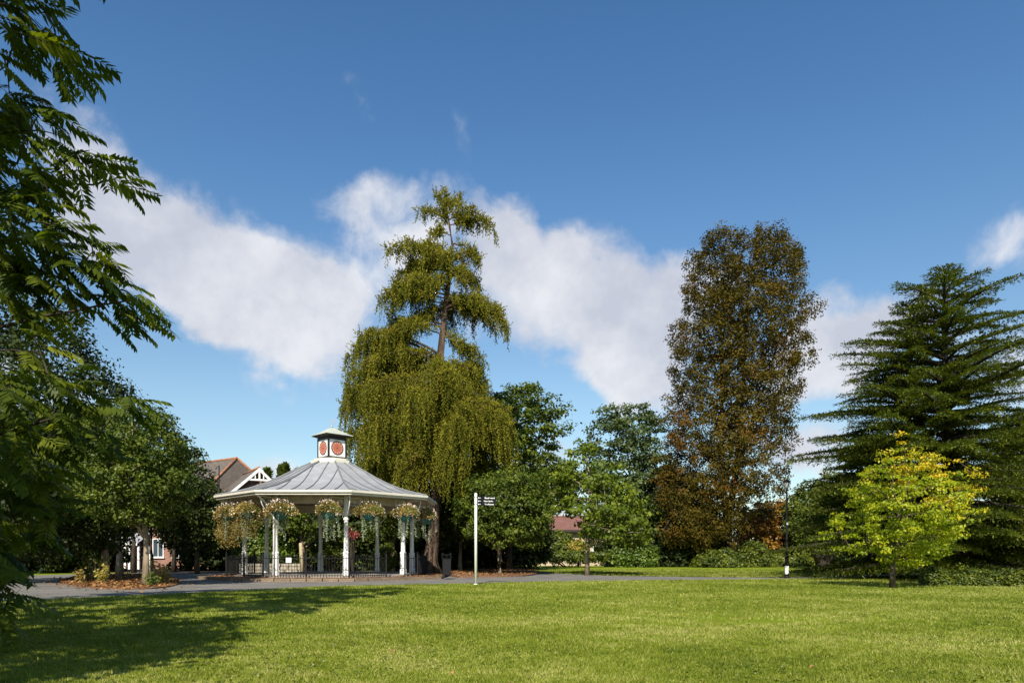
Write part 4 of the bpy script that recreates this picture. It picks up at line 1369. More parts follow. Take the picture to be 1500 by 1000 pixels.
    # upper arms follow the photograph's outline
    B = [(655, 330, 640, 300, 610, 306, .4, .05, 60, .45, .15), (655, 322, 695, 300, 727, 345, -.3, .05, 66, .6, .1), (655, 315, 650, 298, 640, 288, -.5, .03, 60, .35, .1), (655, 312, 664, 292, 672, 288, .4, .03, 60, .35, .1),
         (655, 305, 655, 290, 652, 280, 0, .03, 60, .3, .1), (660, 330, 690, 318, 705, 322, .7, .04, 60, .5, .2),
         (660, 345, 640, 335, 632, 345, .2, .04, 60, .5, .3),
         (660, 392, 610, 350, 568, 372, -.8, .07, 62, .75, .12), (658, 398, 610, 372, 572, 402, .8, .07, 60, .7, .2), (660, 380, 640, 352, 600, 360, .4, .05, 60, .6, .2), (660, 385, 690, 362, 705, 388, -.6, .06, 62, .75, .1), (658, 402, 690, 390, 706, 425, .5, .06, 62, .8, .1), (660, 398, 655, 380, 655, 392, -1.8, .05, 62, .7, .2),
         (655, 420, 620, 400, 570, 440, .5, .07, 60, .8, .2), (655, 432, 600, 420, 560, 445, -.8, .07, 62, .8, .3), (654, 425, 630, 405, 600, 425, -1.5, .05, 60, .7, .3), (655, 410, 665, 395, 680, 420, -1.8, .05, 60, .8, .2),
         (650, 452, 700, 425, 747, 482, -.4, .08, 60, 1.0, .2), (650, 455, 700, 440, 738, 452, .9, .07, 60, .9, .25), (652, 448, 690, 432, 725, 470, 1.4, .06, 56, .8, .3),
         (648, 475, 600, 455, 562, 480, 1.0, .08, 56, .8, .3), (648, 480, 600, 465, 575, 500, -1.0, .07, 56, .9, .4),
         (648, 482, 680, 520, 708, 545, .2, .09, 50, .7, .15), (647, 490, 680, 510, 712, 530, -.6, .06, 46, .6, .3),
         (644, 530, 580, 470, 505, 528, -.3, .12, 64, 1.2, .38, 1.5), (644, 540, 575, 500, 500, 565, .9, .1, 60, 1.2, .35, 1.4), (644, 520, 580, 480, 530, 505, -1.5, .1, 62, 1.1, .4, 1.4), (645, 535, 590, 500, 520, 560, -2.2, .1, 60, 1.2, .3, 1.3), (644, 528, 600, 500, 560, 540, 1.6, .09, 58, 1.0, .3, 1.3),
         (644, 560, 690, 515, 718, 575, .5, .09, 56, 1.0, .15, 1.2), (644, 555, 680, 520, 700, 560, -1.0, .08, 56, .9, .2, 1.2), (644, 545, 665, 530, 712, 545, 1.4, .06, 50, .7, .3)]
    for b in B: br(*b[:6], b[6], b[7], b[8] * 1.15, b[9], b[10], b[11] if len(b) > 11 else 1.0)
    # many more random boughs between the big arms, mostly behind and in front of the trunk
    env = [(300, 40, 45), (350, 62, 52), (400, 84, 55), (450, 86, 80), (500, 115, 72), (540, 140, 74), (575, 142, 85)]
    for i in range(36):
        yy = 322 + 246 * rng.uniform(0, 1) ** .65
        ph = rng.uniform(0, 2 * PI); cs, sn = math.cos(ph), math.sin(ph)
        if sn < -.55 and (425 < yy < 540 or 325 < yy < 372): continue
        if 455 < yy < 545 and cs > -.1: continue
        hw = np.interp(yy, [e[0] for e in env], [e[2] if cs > 0 else e[1] for e in env]) / F * D * rng.uniform(.55, 1.0)
        p0 = trunk_at(gz(yy + 12, D)); p2 = np.array((p0[0] + cs * hw, D + sn * hw * .95, gz(yy + rng.uniform(-6, 22), D)))
        p1 = (p0 + p2) / 2 + np.array((0, 0, rng.uniform(0, .7)))
        pts = bez(p0, p1, p2, 10) + rng.normal(0, .05, (10, 3))
        mb.tube([tuple(p - o) for p in pts], list(np.linspace(.06, .012, 10)), n=5, cap=False)
        strand_branch(pts, 44, rng.uniform(.45, 1.0) * (1 + .4 * (yy > 480)), .25, 1.0)
    # lower skirt: long boughs all the way round, sprays hanging like curtains
    outline = [(530, 520, 700), (560, 497, 722), (600, 488, 748), (640, 488, 762), (680, 512, 768), (710, 545, 752)]
    for i in range(70):
        yy = rng.uniform(0, 1) ** .9 * 150 + 545
        ph = rng.uniform(0, 2 * PI)
        xl = np.interp(yy, [q[0] for q in outline], [q[1] for q in outline]); xr = np.interp(yy, [q[0] for q in outline], [q[2] for q in outline])
        cxp = 640
        cs, sn = math.cos(ph), math.sin(ph)
        half = (xr - cxp) if cs > 0 else (cxp - xl)
        lim = half / F * D * rng.uniform(.78, 1.06)
        depth = 5.6 * rng.uniform(.7, 1)
        p0 = trunk_at(gz(min(yy + rng.uniform(-25, 10), 690), D))
        p2 = np.array((p0[0] + cs * lim, D + sn * depth, gz(yy + 8, D)))
        p1 = (p0 + p2) / 2 + np.array((0, 0, rng.uniform(.0, 1.0)))
        pts = bez(p0, p1, p2, 12)
        mb.tube([tuple(p - o) for p in pts], list(np.linspace(.09, .015, 12)), n=5, cap=False)
        strand_branch(pts, 56, rng.uniform(.6, 2.3), .12 if sn < 0 else .3, 1.5)
    P = np.concatenate(tufts); d = np.concatenate(dirs); tv = np.concatenate(tval)
    Mx = frame_from(d, rng)
    V, Fc = instance(NEEDLE_V * [1, .8, 1], NEEDLE_F, P, Mx, rng.uniform(.10, .19, len(P)))
    # a second needle blade turned by 90 degrees gives each tuft body
    M2 = np.stack([Mx[:, :, 0], Mx[:, :, 2], -Mx[:, :, 1]], 2)
    V2, F2 = instance(NEEDLE_V, NEEDLE_F, P + rng.normal(0, .02, P.shape), M2, rng.uniform(.09, .17, len(P)))
    t = np.concatenate([tv, tv]) + rng.normal(0, .12, 2 * len(tv))
    mb.build('trunk', M['bark_larch'], root)
    np_mesh('crown', local(np.concatenate([V, V2]), o), [np.concatenate([Fc, F2 + len(V)])], M['larch'], root, np.clip(t, 0, 1))
    print('larch tufts', len(P))


larch()


# ------------------------------------------------------------------ cedars with layered boughs
def cedar(name, label, base, H, leaders, Lmax, nb, seed, mat='cedar', zlow=.6, dens=1.0, asc=.5, power=.75, z0=0.0, size=.2):
    rng = np.random.default_rng(seed)
    bx, by = base
    root = empty(name, (bx, by, z0), label, 'tree')
    mb = MB()
    tufts = []; dirs = []; tv = []
    for (lx, ly, lh, share, lmul) in leaders:
        zs = np.linspace(0, lh, 9)
        tp = np.array([(lx * min(1, z / (lh * .35)), ly * min(1, z / (lh * .35)), z) for z in zs]) + rng.normal(0, .05, (9, 3)) * [1, 1, 0]
        mb.tube([tuple(p) for p in tp], list(np.linspace(.42 * (1 if share > .4 else .6), .03, 9)), n=9)
        n = int(nb * share)
        for i in range(n):
            h = zlow + (lh - zlow) * ((i + rng.uniform(0, 1)) / n) ** .92
            rel = h / lh
            ph = i * 2.399 + rng.uniform(-.3, .3)
            L_ = Lmax * lmul * (1 - rel) ** power * rng.uniform(.62, 1.28) + .35
            L_ = min(L_, Lmax * .92)
            if rel > .92: L_ *= .8
            p0 = np.array([np.interp(h, tp[:, 2], tp[:, 0]), np.interp(h, tp[:, 2], tp[:, 1]), h])
            rise = asc * L_ * (.05 + 1.0 * rel ** 1.6) + rng.normal(0, .08) * L_
            dh = np.array([math.cos(ph), math.sin(ph), 0])
            p2 = p0 + dh * L_ + np.array((0, 0, rise - .10 * L_)); p1 = p0 + dh * L_ * .5 + np.array((0, 0, rise * .75))
            if p2[2] < .25: p2[2] = .25
            if p1[2] < .4: p1[2] = .4
            pts = bez(p0, p1, p2, 10)
            mb.tube([tuple(p) for p in pts], list(np.linspace(.035 + .02 * L_, .01, 10)), n=5, cap=False)
            # flat side sprays
            nt = int(L_ * 12 * dens) + 4
            for j in range(nt):
                s = .18 + .82 * (j + rng.uniform(0, 1)) / nt
                f = s * 9; q = min(int(f), 8); p = pts[q] + (pts[q + 1] - pts[q]) * (f - q)
                d = pts[q + 1] - pts[q]; d = d / np.linalg.norm(d)
                side = np.array([-d[1], d[0], 0]) * (1 if j % 2 else -1)
                tl = (.32 * L_ * (1.04 - s) + .20) * rng.uniform(.6, 1.2)
                td = side * .8 + d * .62; td /= np.linalg.norm(td)
                k = max(4, int(tl / .042))
                tt = rng.uniform(0, 1, k) ** .8
                Q = p + td * (tl * tt)[:, None] + np.column_stack([rng.normal(0, .035, k), rng.normal(0, .035, k), rng.normal(.0, .018, k) - .28 * tl * tt ** 2])
                tufts.append(Q); tv.append(np.clip(.5 + rng.normal(0, .15) + .25 * tt, 0, 1))
                dd = td + rng.normal(0, .5, (k, 3)) + np.array((0, 0, .12)); dirs.append(dd)
            k = int(L_ * 22 * dens)
            s = rng.uniform(.2, 1, k) * 9; q = np.minimum(s.astype(int), 8)
            Q = pts[q] + (pts[q + 1] - pts[q]) * (s - q)[:, None] + rng.normal(0, .05, (k, 3))
            tufts.append(Q); tv.append(rng.uniform(.4, 1, k)); dirs.append(dh + rng.normal(0, .6, (k, 3)) + np.array((0, 0, .2)))
    P = np.concatenate(tufts); d = np.concatenate(dirs); t = np.concatenate(tv)
    V, Fc = instance(NEEDLE_V * [1, .8, 1], NEEDLE_F, P, frame_from(d, rng), rng.uniform(size * .5, size * 1.1, len(P)))
    V[:, 2] = np.maximum(V[:, 2], .02)
    mb.build('trunk', M['bark_dark'], root)
    np_mesh('crown', V, [Fc], M[mat], root, np.clip(t + rng.normal(0, .12, len(P)), 0, 1))
    print(name, 'tufts', len(P))


D = 36
cedar('cedar_tree', 'huge dark cedar with twin tops and layered boughs at the right edge', (gx(1385, D), D), 0,
      [(0, 0, gz(394, D), .62, 1.0), (gx(1340, D) - gx(1385, D), .4, gz(440, D), .38, .80)], 8.8, 250, 61, dens=1.0, asc=.36, power=.66, zlow=.4, size=.19)
D = 47
cedar('cedar_tree', 'shorter dark conifer behind the left boughs of the huge cedar', (gx(1278, D), D), 0,
      [(0, 0, gz(640, D), 1.0, 1.0)], 4.6, 120, 62, mat='cedar', dens=.9, zlow=2.3, asc=.25, power=.5, size=.28)
D = 44
cedar('cedar_tree', 'second dark cedar partly hidden behind the huge cedar at the frame edge', (gx(1500, D), D), 0,
      [(0, 0, gz(600, D), 1.0, 1.0)], 5.2, 150, 63, mat='cedar', dens=.9, asc=.3, power=.6, size=.25)


# ------------------------------------------------------------------ tree of heaven in the left foreground
def frond_template(seed, pairs=10):
    rng = np.random.default_rng(seed)
    vs, fs = [], []
    drop = rng.uniform(.10, .28)

    def rach(t): return np.array([t * (1 - .12 * t), 0, -drop * t * t])
    # rachis strip
    k = 6
    for i in range(k):
        a, b = rach(i / k), rach((i + 1) / k); w = .008
        n0 = len(vs); vs += [a + [0, w, 0], a - [0, w, 0], b - [0, w, 0], b + [0, w, 0]]; fs.append([n0, n0 + 1, n0 + 2, n0 + 3])
    for i in range(pairs):
        t = .20 + .80 * i / (pairs - .5)
        ln = .29 * (1 - .45 * abs(t - .5) * 1.3) * rng.uniform(.88, 1.1)
        for s in (-1, 1):
            p = rach(t)
            d = np.array([.42 + rng.normal(0, .07), s * .82, -.42 + rng.normal(0, .1)]); d /= np.linalg.norm(d)
            wv = np.cross(d, [0, 0, 1]); wv /= np.linalg.norm(wv)
            wv = wv + rng.normal(0, .12, 3)
            w = .050
            m1 = p + d * ln * .38 + [0, 0, -.004]; tip = p + d * ln + np.array([.02, 0, -.035])
            n0 = len(vs)
            vs += [p, m1 + wv * w, tip, m1 - wv * w]; fs.append([n0, n0 + 1, n0 + 2, n0 + 3])
    return np.array(vs), np.array(fs)


def tree_of_heaven():
    rng = np.random.default_rng(77)
    T = [frond_template(s, 8 + s % 2) for s in range(6)]
    bx, by = -9.6, 9.6
    root = empty('tree_of_heaven', (bx, by, 0), 'near tree of heaven whose long feathery leaf fronds hang in from the left edge', 'tree')
    o = np.array((bx, by, 0))
    tips = []
    vis = [  # (px, py, D) tips visible in the photo, outermost first
        (128, 80, 10), (100, 60, 10.2), (75, 50, 10), (45, 45, 10.3), (20, 70, 10), (110, 45, 10.5), (60, 25, 10), (25, 30, 10), (90, 90, 10), (20, 5, 10.2), (80, 5, 10.4),
        (178, 250, 10), (160, 225, 10.2), (140, 215, 9.8), (120, 205, 10), (150, 255, 10), (100, 190, 10.2), (70, 170, 10), (50, 150, 10.2), (30, 130, 10), (80, 140, 10.3), (95, 220, 9.8), (60, 200, 10), (30, 170, 9.8), (20, 210, 10), (125, 245, 10.1),
        (90, 260, 9.6), (60, 250, 9.8), (100, 285, 9.6), (30, 260, 9.8), (70, 275, 9.5), (30, 300, 9.6),
        (235, 452, 10), (215, 440, 10), (200, 425, 9.8), (185, 410, 10), (170, 400, 9.7), (180, 450, 10), (160, 430, 10), (195, 395, 10.2), (150, 370, 9.7), (165, 360, 10), (130, 350, 9.6), (145, 400, 9.8), (110, 340, 9.6), (100, 370, 9.8), (120, 390, 9.5), (80, 350, 9.6), (60, 340, 9.8), (40, 340, 9.6), (50, 380, 9.8), (85, 400, 9.6), (20, 370, 9.6), (110, 420, 9.8), (60, 415, 9.6), (130, 440, 9.9), (30, 410, 9.8), (90, 310, 9.9), (40, 310, 9.8),
        (60, 520, 9), (30, 530, 9.2), (80, 500, 9.2), (45, 570, 9), (170, 570, 9.6), (150, 585, 9.4), (120, 560, 9.2), (95, 560, 9), (130, 600, 9.2), (160, 610, 9.5), (100, 610, 9), (70, 590, 9), (40, 610, 9), (75, 640, 9), (45, 660, 9), (110, 640, 9.2), (130, 640, 9.4), (20, 690, 9), (60, 690, 9.2), (90, 680, 9.4), (20, 640, 9.2), (150, 640, 9.8), (20, 580, 9.2),
        (30, 730, 9.2), (60, 740, 9.4), (85, 760, 9.6), (20, 770, 9.2), (45, 790, 9.2), (70, 720, 9.6), (110, 720, 9.8), (20, 820, 9), (15, 850, 8.8), (30, 870, 8.6), (40, 845, 8.8), (10, 900, 8.4)]
    for px, py, D in vis:
        tips.append((gx(px - 30, D), D + rng.normal(0, .25), gz(py - 6, D), 1))
    for _ in range(45):     # inner leafage behind the hanging tips, near the frame edge
        D = rng.uniform(9.6, 11.6); py = rng.choice([rng.uniform(130, 440), rng.uniform(540, 830)]); px = rng.uniform(-40, 55 + 25 * math.sin(py * .03))
        tips.append((gx(px - 20, D), D, gz(py, D), 1))
    for _ in range(430):   # the rest of the crown, outside the frame on the left
        ph = rng.uniform(0, 2 * PI); h = rng.uniform(1.2, 12.2); rr = (5.6 * math.sin(min(1, (13.2 - h) / 6) * PI / 2)) * rng.uniform(.2, 1) ** .7
        x = bx + rr * math.cos(ph); y = by + rr * 1.15 * math.sin(ph)
        if y > 1 and x / y > -.79 and (h - CAMH) / y < .84: continue
        if y < 1.2 and x > -3.2: continue
        zp = h - .84 * (9 - y); xp = x + .13 * (9 - y)
        if y < 9.4 and 1.5 < zp < 5.8 and -7.8 < xp < -4.2 and rng.uniform() < .96: continue  # gap shaped into the unseen crown so sun reaches the lower fronds
        tips.append((x, y, h, 0))
    for _ in range(40):     # overhead part above the frame
        y = rng.uniform(8.5, 11.5); x = rng.uniform(-8.5, -5.6); h = 1.19 + .86 * y + rng.uniform(0, 2.2)
        tips.append((x, y, h, 0))
    mb = MB()
    trunk = [np.array(p, float) for p in ((0, 0, 0), (.1, 0, 2), (0, .1, 4.5), (.3, 0, 7.5), (.2, 0, 10.5), (.4, 0, 12))]
    mb.tube([tuple(p) for p in trunk], [.26, .21, .17, .13, .08, .03], n=12)
    tz = np.array([p[2] for p in trunk]); tx = np.array([p[0] for p in trunk])
    nodes = []
    tp = [np.array(t[:3]) - o for t in tips]
    # leading branches to well separated tips, twigs from the nearest branch point
    order = sorted(range(len(tp)), key=lambda i: -np.hypot(tp[i][0], tp[i][1]))
    main = []
    for i in order:
        if len(main) < 60 and np.linalg.norm(tp[i] - np.array((0, 0, 6))) < 8 and all(np.linalg.norm(tp[i] - tp[j]) > 1.5 for j in main): main.append(i)
    for i in main:
        d = tp[i]; h0 = max(1.0, d[2] - np.hypot(d[0], d[1]) * .35)
        h0 = min(h0, 11)
        p0 = np.array((np.interp(h0, tz, tx), 0, h0))
        p1 = (p0 + d) / 2 + np.array((0, 0, .45))
        pts = bez(p0, p1, d, 12) + rng.normal(0, .03, (12, 3))
        mb.tube([tuple(p) for p in pts], list(np.linspace(.04, .010, 12)), n=6, cap=False)
        for p in pts[3:]: nodes.append(p)
    for i in sorted(order, key=lambda i: min(np.linalg.norm(tp[i] - q) for q in nodes[::3])):
        if i in main: continue
        na = np.array(nodes)
        j = int(np.argmin(np.linalg.norm(na - tp[i], axis=1))); p0 = na[j]
        pts = bez(p0, (p0 + tp[i]) / 2 + np.array((0, 0, .08)), tp[i], 5)
        mb.tube([tuple(p) for p in pts], list(np.linspace(.014, .006, 5)), n=4, cap=False)
        nodes += [pts[2], pts[4]]
    groups = [[[], [], []] for _ in T]
    for i, (x, y, z, v) in enumerate(tips):
        nf = rng.integers(3, 6) if v else 8
        outd = np.array((x - bx, (y - by) * .6)); outd /= np.linalg.norm(outd) + 1e-6
        oa = math.atan2(outd[1], outd[0])
        for k in range(nf):
            a = oa + rng.normal(0, .85)
            d = np.array((math.cos(a), math.sin(a), rng.uniform(-.8, .18)))
            ln = rng.uniform(.50, .80) * (1 if v else 1.2)
            g = groups[rng.integers(0, len(T))]
            g[0].append(np.array((x, y, z)) - o + rng.normal(0, .09, 3) - np.array((d[0], d[1], 0)) * .08); g[1].append(d); g[2].append(ln)
    Vs, Fs, Ts = [], [], []; off = 0
    for (TV, TF), (P, d, s) in zip(T, groups):
        P = np.array(P); d = np.array(d); s = np.array(s)
        V, Fc = instance(TV, TF, P, frame_from(d, rng), s)
        Vs.append(V); Fs.append(Fc + off); off += len(V)
        t = np.clip(rng.normal(.45, .22, len(P)), 0, 1)
        Ts.append(np.clip(np.repeat(t, len(TF)) + rng.normal(0, .06, len(Fc)), 0, 1))
    mb.build('trunk', M['bark_dark'], root)
    np_mesh('crown', np.concatenate(Vs), [np.concatenate(Fs)], M['ail'], root, np.concatenate(Ts))


tree_of_heaven()


# a tree behind the camera at left shades the near corner of the lawn
def shade_tree():
    rng = np.random.default_rng(9)
    root = empty('shade_tree', (-10, 0, 0), 'leafy tree left of the viewer that shades the near lawn', 'tree')
    P = rng.normal(0, 1, (420, 3)); P /= np.linalg.norm(P, axis=1)[:, None]; P *= rng.uniform(.4, 1, 420)[:, None] ** .5
    P = P * [2.8, 2.2, 2.2] + [2.7, 3.2, 4.5]
    V, Fc, t = leaves_at(rng, P, 22, .6, .22)
    mb = MB(); limbs(mb, rng, [np.array(p, float) for p in ((0, 0, 0), (.3, .5, 1.6), (1.3, 1.6, 3.4), (2.4, 2.8, 5.8))], [.28, .22, .16, .05], P, 10, 30)
    mb.build('trunk', M['bark'], root)
    np_mesh('crown', V, [Fc], M['lime'], root, t)


shade_tree()


# ------------------------------------------------------------------ shrubs and hedges
def shrub(name, label, cat, prof, D, n, per, size, cr, mat, seed, depth=1.0, group=None, flat=.7, tilt=1.4, lump=.12, stems=True):
    rng = np.random.default_rng(seed)
    pr = profile_px(prof, D)
    cx = float(np.mean(pr[1]))
    root = empty(name, (cx, D, 0), label, cat, group)
    P = sample_crown(rng, pr, D, n, depth, .75, lump)
    P[:, 2] = np.maximum(P[:, 2], .05)
    V, Fc, t = leaves_at(rng, P, per, cr, size, flat, tilt, cen=np.array((cx, D, 0.0)))
    V[:, 2] = np.maximum(V[:, 2], .01)
    o = np.array((cx, D, 0))
    mb = MB()
    for i in rng.choice(len(P), min(14, len(P)), replace=False):
        q = P[i] - o
        mb.tube([(q[0] * .15, q[1] * .15, 0), (q[0] * .5, q[1] * .5, q[2] * .6), tuple(q)], [.035, .025, .01], n=5, cap=False)
    mb.build('stems', M['bark_dark'], root)
    np_mesh('foliage', local(V, o), [Fc], M[mat], root, t)
    return root


SH = [
    ('shrub', 'variegated light green laurel on the far lawn below the blue green tree', 'shrub', [(788, 915, 945), (798, 898, 960), (812, 892, 965), (826, 895, 965)], 74, 200, 40, .26, .5, 'laurel', 201),
    ('shrub', 'dark rounded shrub just left of the variegated laurel', 'shrub', [(786, 892, 915), (800, 885, 925), (826, 885, 925)], 75, 120, 40, .26, .5, 'dark', 202),
    ('shrub', 'golden yellow shrub in front of the red tiled building', 'shrub', [(792, 838, 852), (802, 830, 862), (816, 832, 862)], 76, 90, 40, .24, .4, 'gold', 203),
    ('shrub', 'dark green shrub left of the golden shrub', 'shrub', [(780, 800, 826), (795, 790, 838), (818, 790, 838)], 77, 150, 40, .27, .5, 'bush', 204),
    ('shrub', 'low mounded aucuba bush at the foot of the tall copper tree', 'shrub', [(805, 1040, 1068), (814, 1022, 1082), (826, 1018, 1088), (830, 1020, 1088)], 72, 230, 40, .26, .45, 'bush', 205),
    ('shrub', 'feathery olive shrub between the aucuba bush and the lamp post', 'shrub', [(795, 1095, 1112), (808, 1084, 1128), (828, 1084, 1135)], 74, 170, 40, .22, .5, 'bush', 206),
    ('hedge', 'low clipped hedge crossing behind the lamp post', 'hedge', [(811, 1130, 1190), (816, 1118, 1196), (829, 1118, 1196)], 78, 200, 40, .24, .4, 'bush', 207),
    ('hedge', 'long hedge bank behind the autumn tree', 'hedge', [(800, 1120, 1240), (812, 1100, 1260), (826, 1100, 1260)], 92, 260, 40, .34, .7, 'bush', 208),
    ('shrub', 'low light green ground shrub below the red tiled building', 'shrub', [(808, 795, 870), (813, 785, 885), (819, 785, 885)], 73, 170, 40, .24, .4, 'bush', 209),
    ('shrub', 'very dark shrub in the hollow under the copper tree', 'shrub', [(770, 960, 1030), (800, 950, 1050), (828, 950, 1050)], 76, 300, 40, .32, .7, 'dark', 210),
    ('shrub', 'bright sunlit shrub seen between the two left bandstand columns', 'shrub', [(768, 355, 385), (785, 345, 395), (815, 345, 400)], 50, 200, 44, .17, .42, 'laurel', 211),
    ('shrub', 'bright leafy shrub seen right of the second column from the left', 'shrub', [(780, 408, 432), (795, 402, 442), (818, 402, 442)], 50.5, 170, 44, .17, .4, 'laurel', 212),
    ('shrub', 'low green shrub seen left of the front bandstand column', 'shrub', [(788, 470, 500), (800, 462, 505), (816, 462, 508)], 51, 130, 44, .18, .4, 'bush', 213),
    ('shrub', 'small light shrub beside the leaning stake behind the bandstand', 'shrub', [(798, 555, 572), (812, 548, 578), (834, 548, 578)], 47.5, 90, 44, .15, .32, 'bush', 214),
    ('shrub', 'dark wall of evergreen shrubs behind the bandstand', 'shrub', [(735, 330, 640), (770, 318, 660), (835, 318, 680)], 57, 900, 40, .28, .8, 'lime_dark', 215),
    ('shrub', 'dark shrubbery filling the shade behind the round limes', 'shrub', [(770, 640, 800), (800, 630, 800), (832, 630, 790)], 62, 420, 40, .3, .8, 'dark', 216),
    ('shrub', 'red leaved shrub glimpsed just right of the front column', 'shrub', [(776, 511, 521), (782, 509, 524), (790, 510, 522)], 49, 12, 30, .12, .22, 'pinkish', 217),
    ('hedge', 'dark hedge closing the shade at far left behind the path', 'hedge', [(800, -60, 150), (815, -80, 170), (836, -80, 168)], 54, 420, 36, .3, .6, 'dark', 218),
    ('hedge', 'low green hedge at the railing under the multi stemmed tree', 'hedge', [(818, 1228, 1290), (823, 1222, 1296), (831, 1222, 1296)], 66, 110, 36, .2, .35, 'bush', 219),
    ('hedge', 'dark distant hedge below the huge cedar', 'hedge', [(800, 1240, 1520), (812, 1230, 1560), (832, 1230, 1560)], 70, 500, 36, .32, .7, 'dark', 220),
]
for s in SH:
    nm, lab, cat, prof, D, n, per, size, cr, mat, seed = s
    wide = (prof[-1][2] - prof[-1][1]) / F * D
    shrub(nm, lab, cat, prof, D, n, per, size, cr, mat, seed, depth=min(1.0, 2.2 / max(wide / 2, .5)) if wide > 4 else 1.0)

# low conifer mounds at the cedar's foot
for i, (px, py, w, h, lab) in enumerate(((1372, 857, 36, 15, 'low conifer mound nearest the maple trunk'), (1412, 857.5, 36, 17, 'rounded conifer mound in front of the cedar trunk'),
                                         (1452, 858, 46, 16, 'wide ragged conifer mound below the lowest cedar bough'), (1494, 859, 44, 15, 'low conifer mound at the right edge of the lawn'))):
    Dm = gd(py)
    shrub('conifer_mound', lab, 'shrub', [(py - h, px - w * .25, px + w * .25), (py - h * .6, px - w * .45, px + w * .45), (py, px - w * .55, px + w * .55)], Dm, 130, 50, .09, .2, 'bush', 240 + i, group='low conifer mounds under the cedar')

# distant woodland closing the view
def far_wood():
    rng = np.random.default_rng(88)
    n = 5200
    X = rng.uniform(-190, 190, n); Y = rng.uniform(150, 175, n)
    top = 5.5 + 2.2 * np.sin(X * .09) + 1.5 * np.sin(X * .23 + 1) + 1.0 * np.sin(X * .6)
    Z = rng.uniform(0, 1, n) * top
    V, Fc, t = leaves_at(rng, np.column_stack([X, Y, Z]), 14, 1.6, .8)
    V[:, 2] = np.maximum(V[:, 2], 0)
    tag(np_mesh('distant_wood', V, [Fc], M['dark'], tint=t), 'far band of dark woodland closing the park', 'wood', kind='stuff')


far_wood()

# trees behind the bandstand
GB = 'limes behind the bandstand'
tree('lime_tree', 'lime seen through the left bays of the bandstand', 'tree', (gx(443, 49), 49),
     [(728, 415, 470), (745, 400, 490), (765, 402, 488), (785, 415, 475)], 49, 170, 44, .17, .45, 'lime', 'bark_pale', 71, tr=.17, n2=10, group=GB, lump=.1)
tree('lime_tree', 'lime seen through the right bays of the bandstand', 'tree', (gx(575, 50), 50),
     [(728, 545, 620), (745, 532, 632), (765, 535, 630), (790, 550, 615)], 50, 230, 44, .17, .45, 'lime', 'bark_pale', 72, tr=.17, n2=10, group=GB, lump=.1)
tree('dark_tree', 'shadowy tree behind the foot of the larch', 'tree', (gx(600, 58), 58),
     [(640, 560, 700), (690, 520, 740), (740, 500, 740), (800, 500, 720)], 58, 620, 42, .28, .9, 'lime_dark', 'bark_dark', 73, tr=.3, n2=20)


# spiky conifers behind the bandstand roof
def spiky():
    rng = np.random.default_rng(12)
    D = 62
    for i, (px, py, lab) in enumerate(((392, 692, 'leftmost spiky conifer top rising behind the bandstand roof'), (405, 686, 'second spiky conifer top behind the bandstand roof'), (418, 684, 'tallest spiky conifer top behind the bandstand roof'), (430, 690, 'fourth spiky conifer top behind the bandstand roof'), (442, 694, 'conifer top nearest the clock turret behind the roof'))):
        x = gx(px, D); H = gz(py, D); y = D + (i % 2) * 1.2
        root = empty('cypress_tree', (x, y, 0), lab, 'tree', 'spiky conifers behind the bandstand roof')
        n = 2600
        h = rng.uniform(.05, 1, n) ** .8; r = 1.15 * (1 - h) ** .8 * rng.uniform(.3, 1, n); ph = rng.uniform(0, 2 * PI, n)
        P = np.column_stack([r * np.cos(ph), r * np.sin(ph), h * H])
        d = np.column_stack([np.cos(ph) * .5, np.sin(ph) * .5, np.full(n, 1.0)]) + rng.normal(0, .25, (n, 3))
        V, Fc = instance(NEEDLE_V, NEEDLE_F, P, frame_from(d, rng), rng.uniform(.35, .7, n))
        np_mesh('crown', V, [Fc], M['bush'], root, rng.uniform(0, .7, n))
        mb = MB(); mb.tube([(0, 0, 0), (0, 0, H * .9)], [.16, .02], n=7); mb.build('trunk', M['bark_dark'], root)


spiky()


# plants on the leafy island
def island_plants():
    rng = np.random.default_rng(13)
    spots = [(128, 850, 1.0, 'bush', 'yellow green leafy plant at the left end of the leafy island'), (142, 851, 1.15, 'bush', 'spiky flowering plant left of the short grey trunk'), (152, 853, .75, 'gold', 'yellowing plant at the foot of the short grey trunk'),
             (223, 858, .5, 'bush', 'small bright green weed at the foot of the tallest pale trunk'), (232, 852, .95, 'basket', 'tall dry stalky plant right of the tallest pale trunk'), (243, 854, .7, 'basket', 'thin reddish plant at the right end of the leafy island'), (118, 853, .6, 'basket', 'low browning plant at the far left tip of the island')]
    for i, (px, py, h, m, lab) in enumerate(spots):
        x, y = gp(px, py, .05)
        root = empty('plant', (x, y, .05), lab, 'plant', 'plants on the leafy island')
        mb = MB(); Ps = []
        for k in range(9):
            a = rng.uniform(0, 2 * PI); l = rng.uniform(.1, .5) * h; hh = h * rng.uniform(.5, 1.1)
            pts = [(rng.normal(0, .05), rng.normal(0, .05), 0), (l * .5 * math.cos(a), l * .5 * math.sin(a), hh * .6), (l * math.cos(a), l * math.sin(a), hh)]
            mb.tube(pts, [.012, .009, .005], n=4, cap=False)
            q = bez(*[np.array(p) for p in pts], 14)[2:]
            Ps.append(np.repeat(q, 3, 0) + rng.normal(0, .05, (len(q) * 3, 3)))
        mb.build('stems', M['stake'], root)
        P = np.concatenate(Ps)
        V, Fc = instance(RH_V, RH_F, P, rand_rot(rng, len(P), 1.5), rng.uniform(.06, .14, len(P)))
        V[:, 2] = np.maximum(V[:, 2], 0.01)
        np_mesh('foliage', V, [Fc], M[m], root, rng.uniform(0, 1, len(P)))


island_plants()


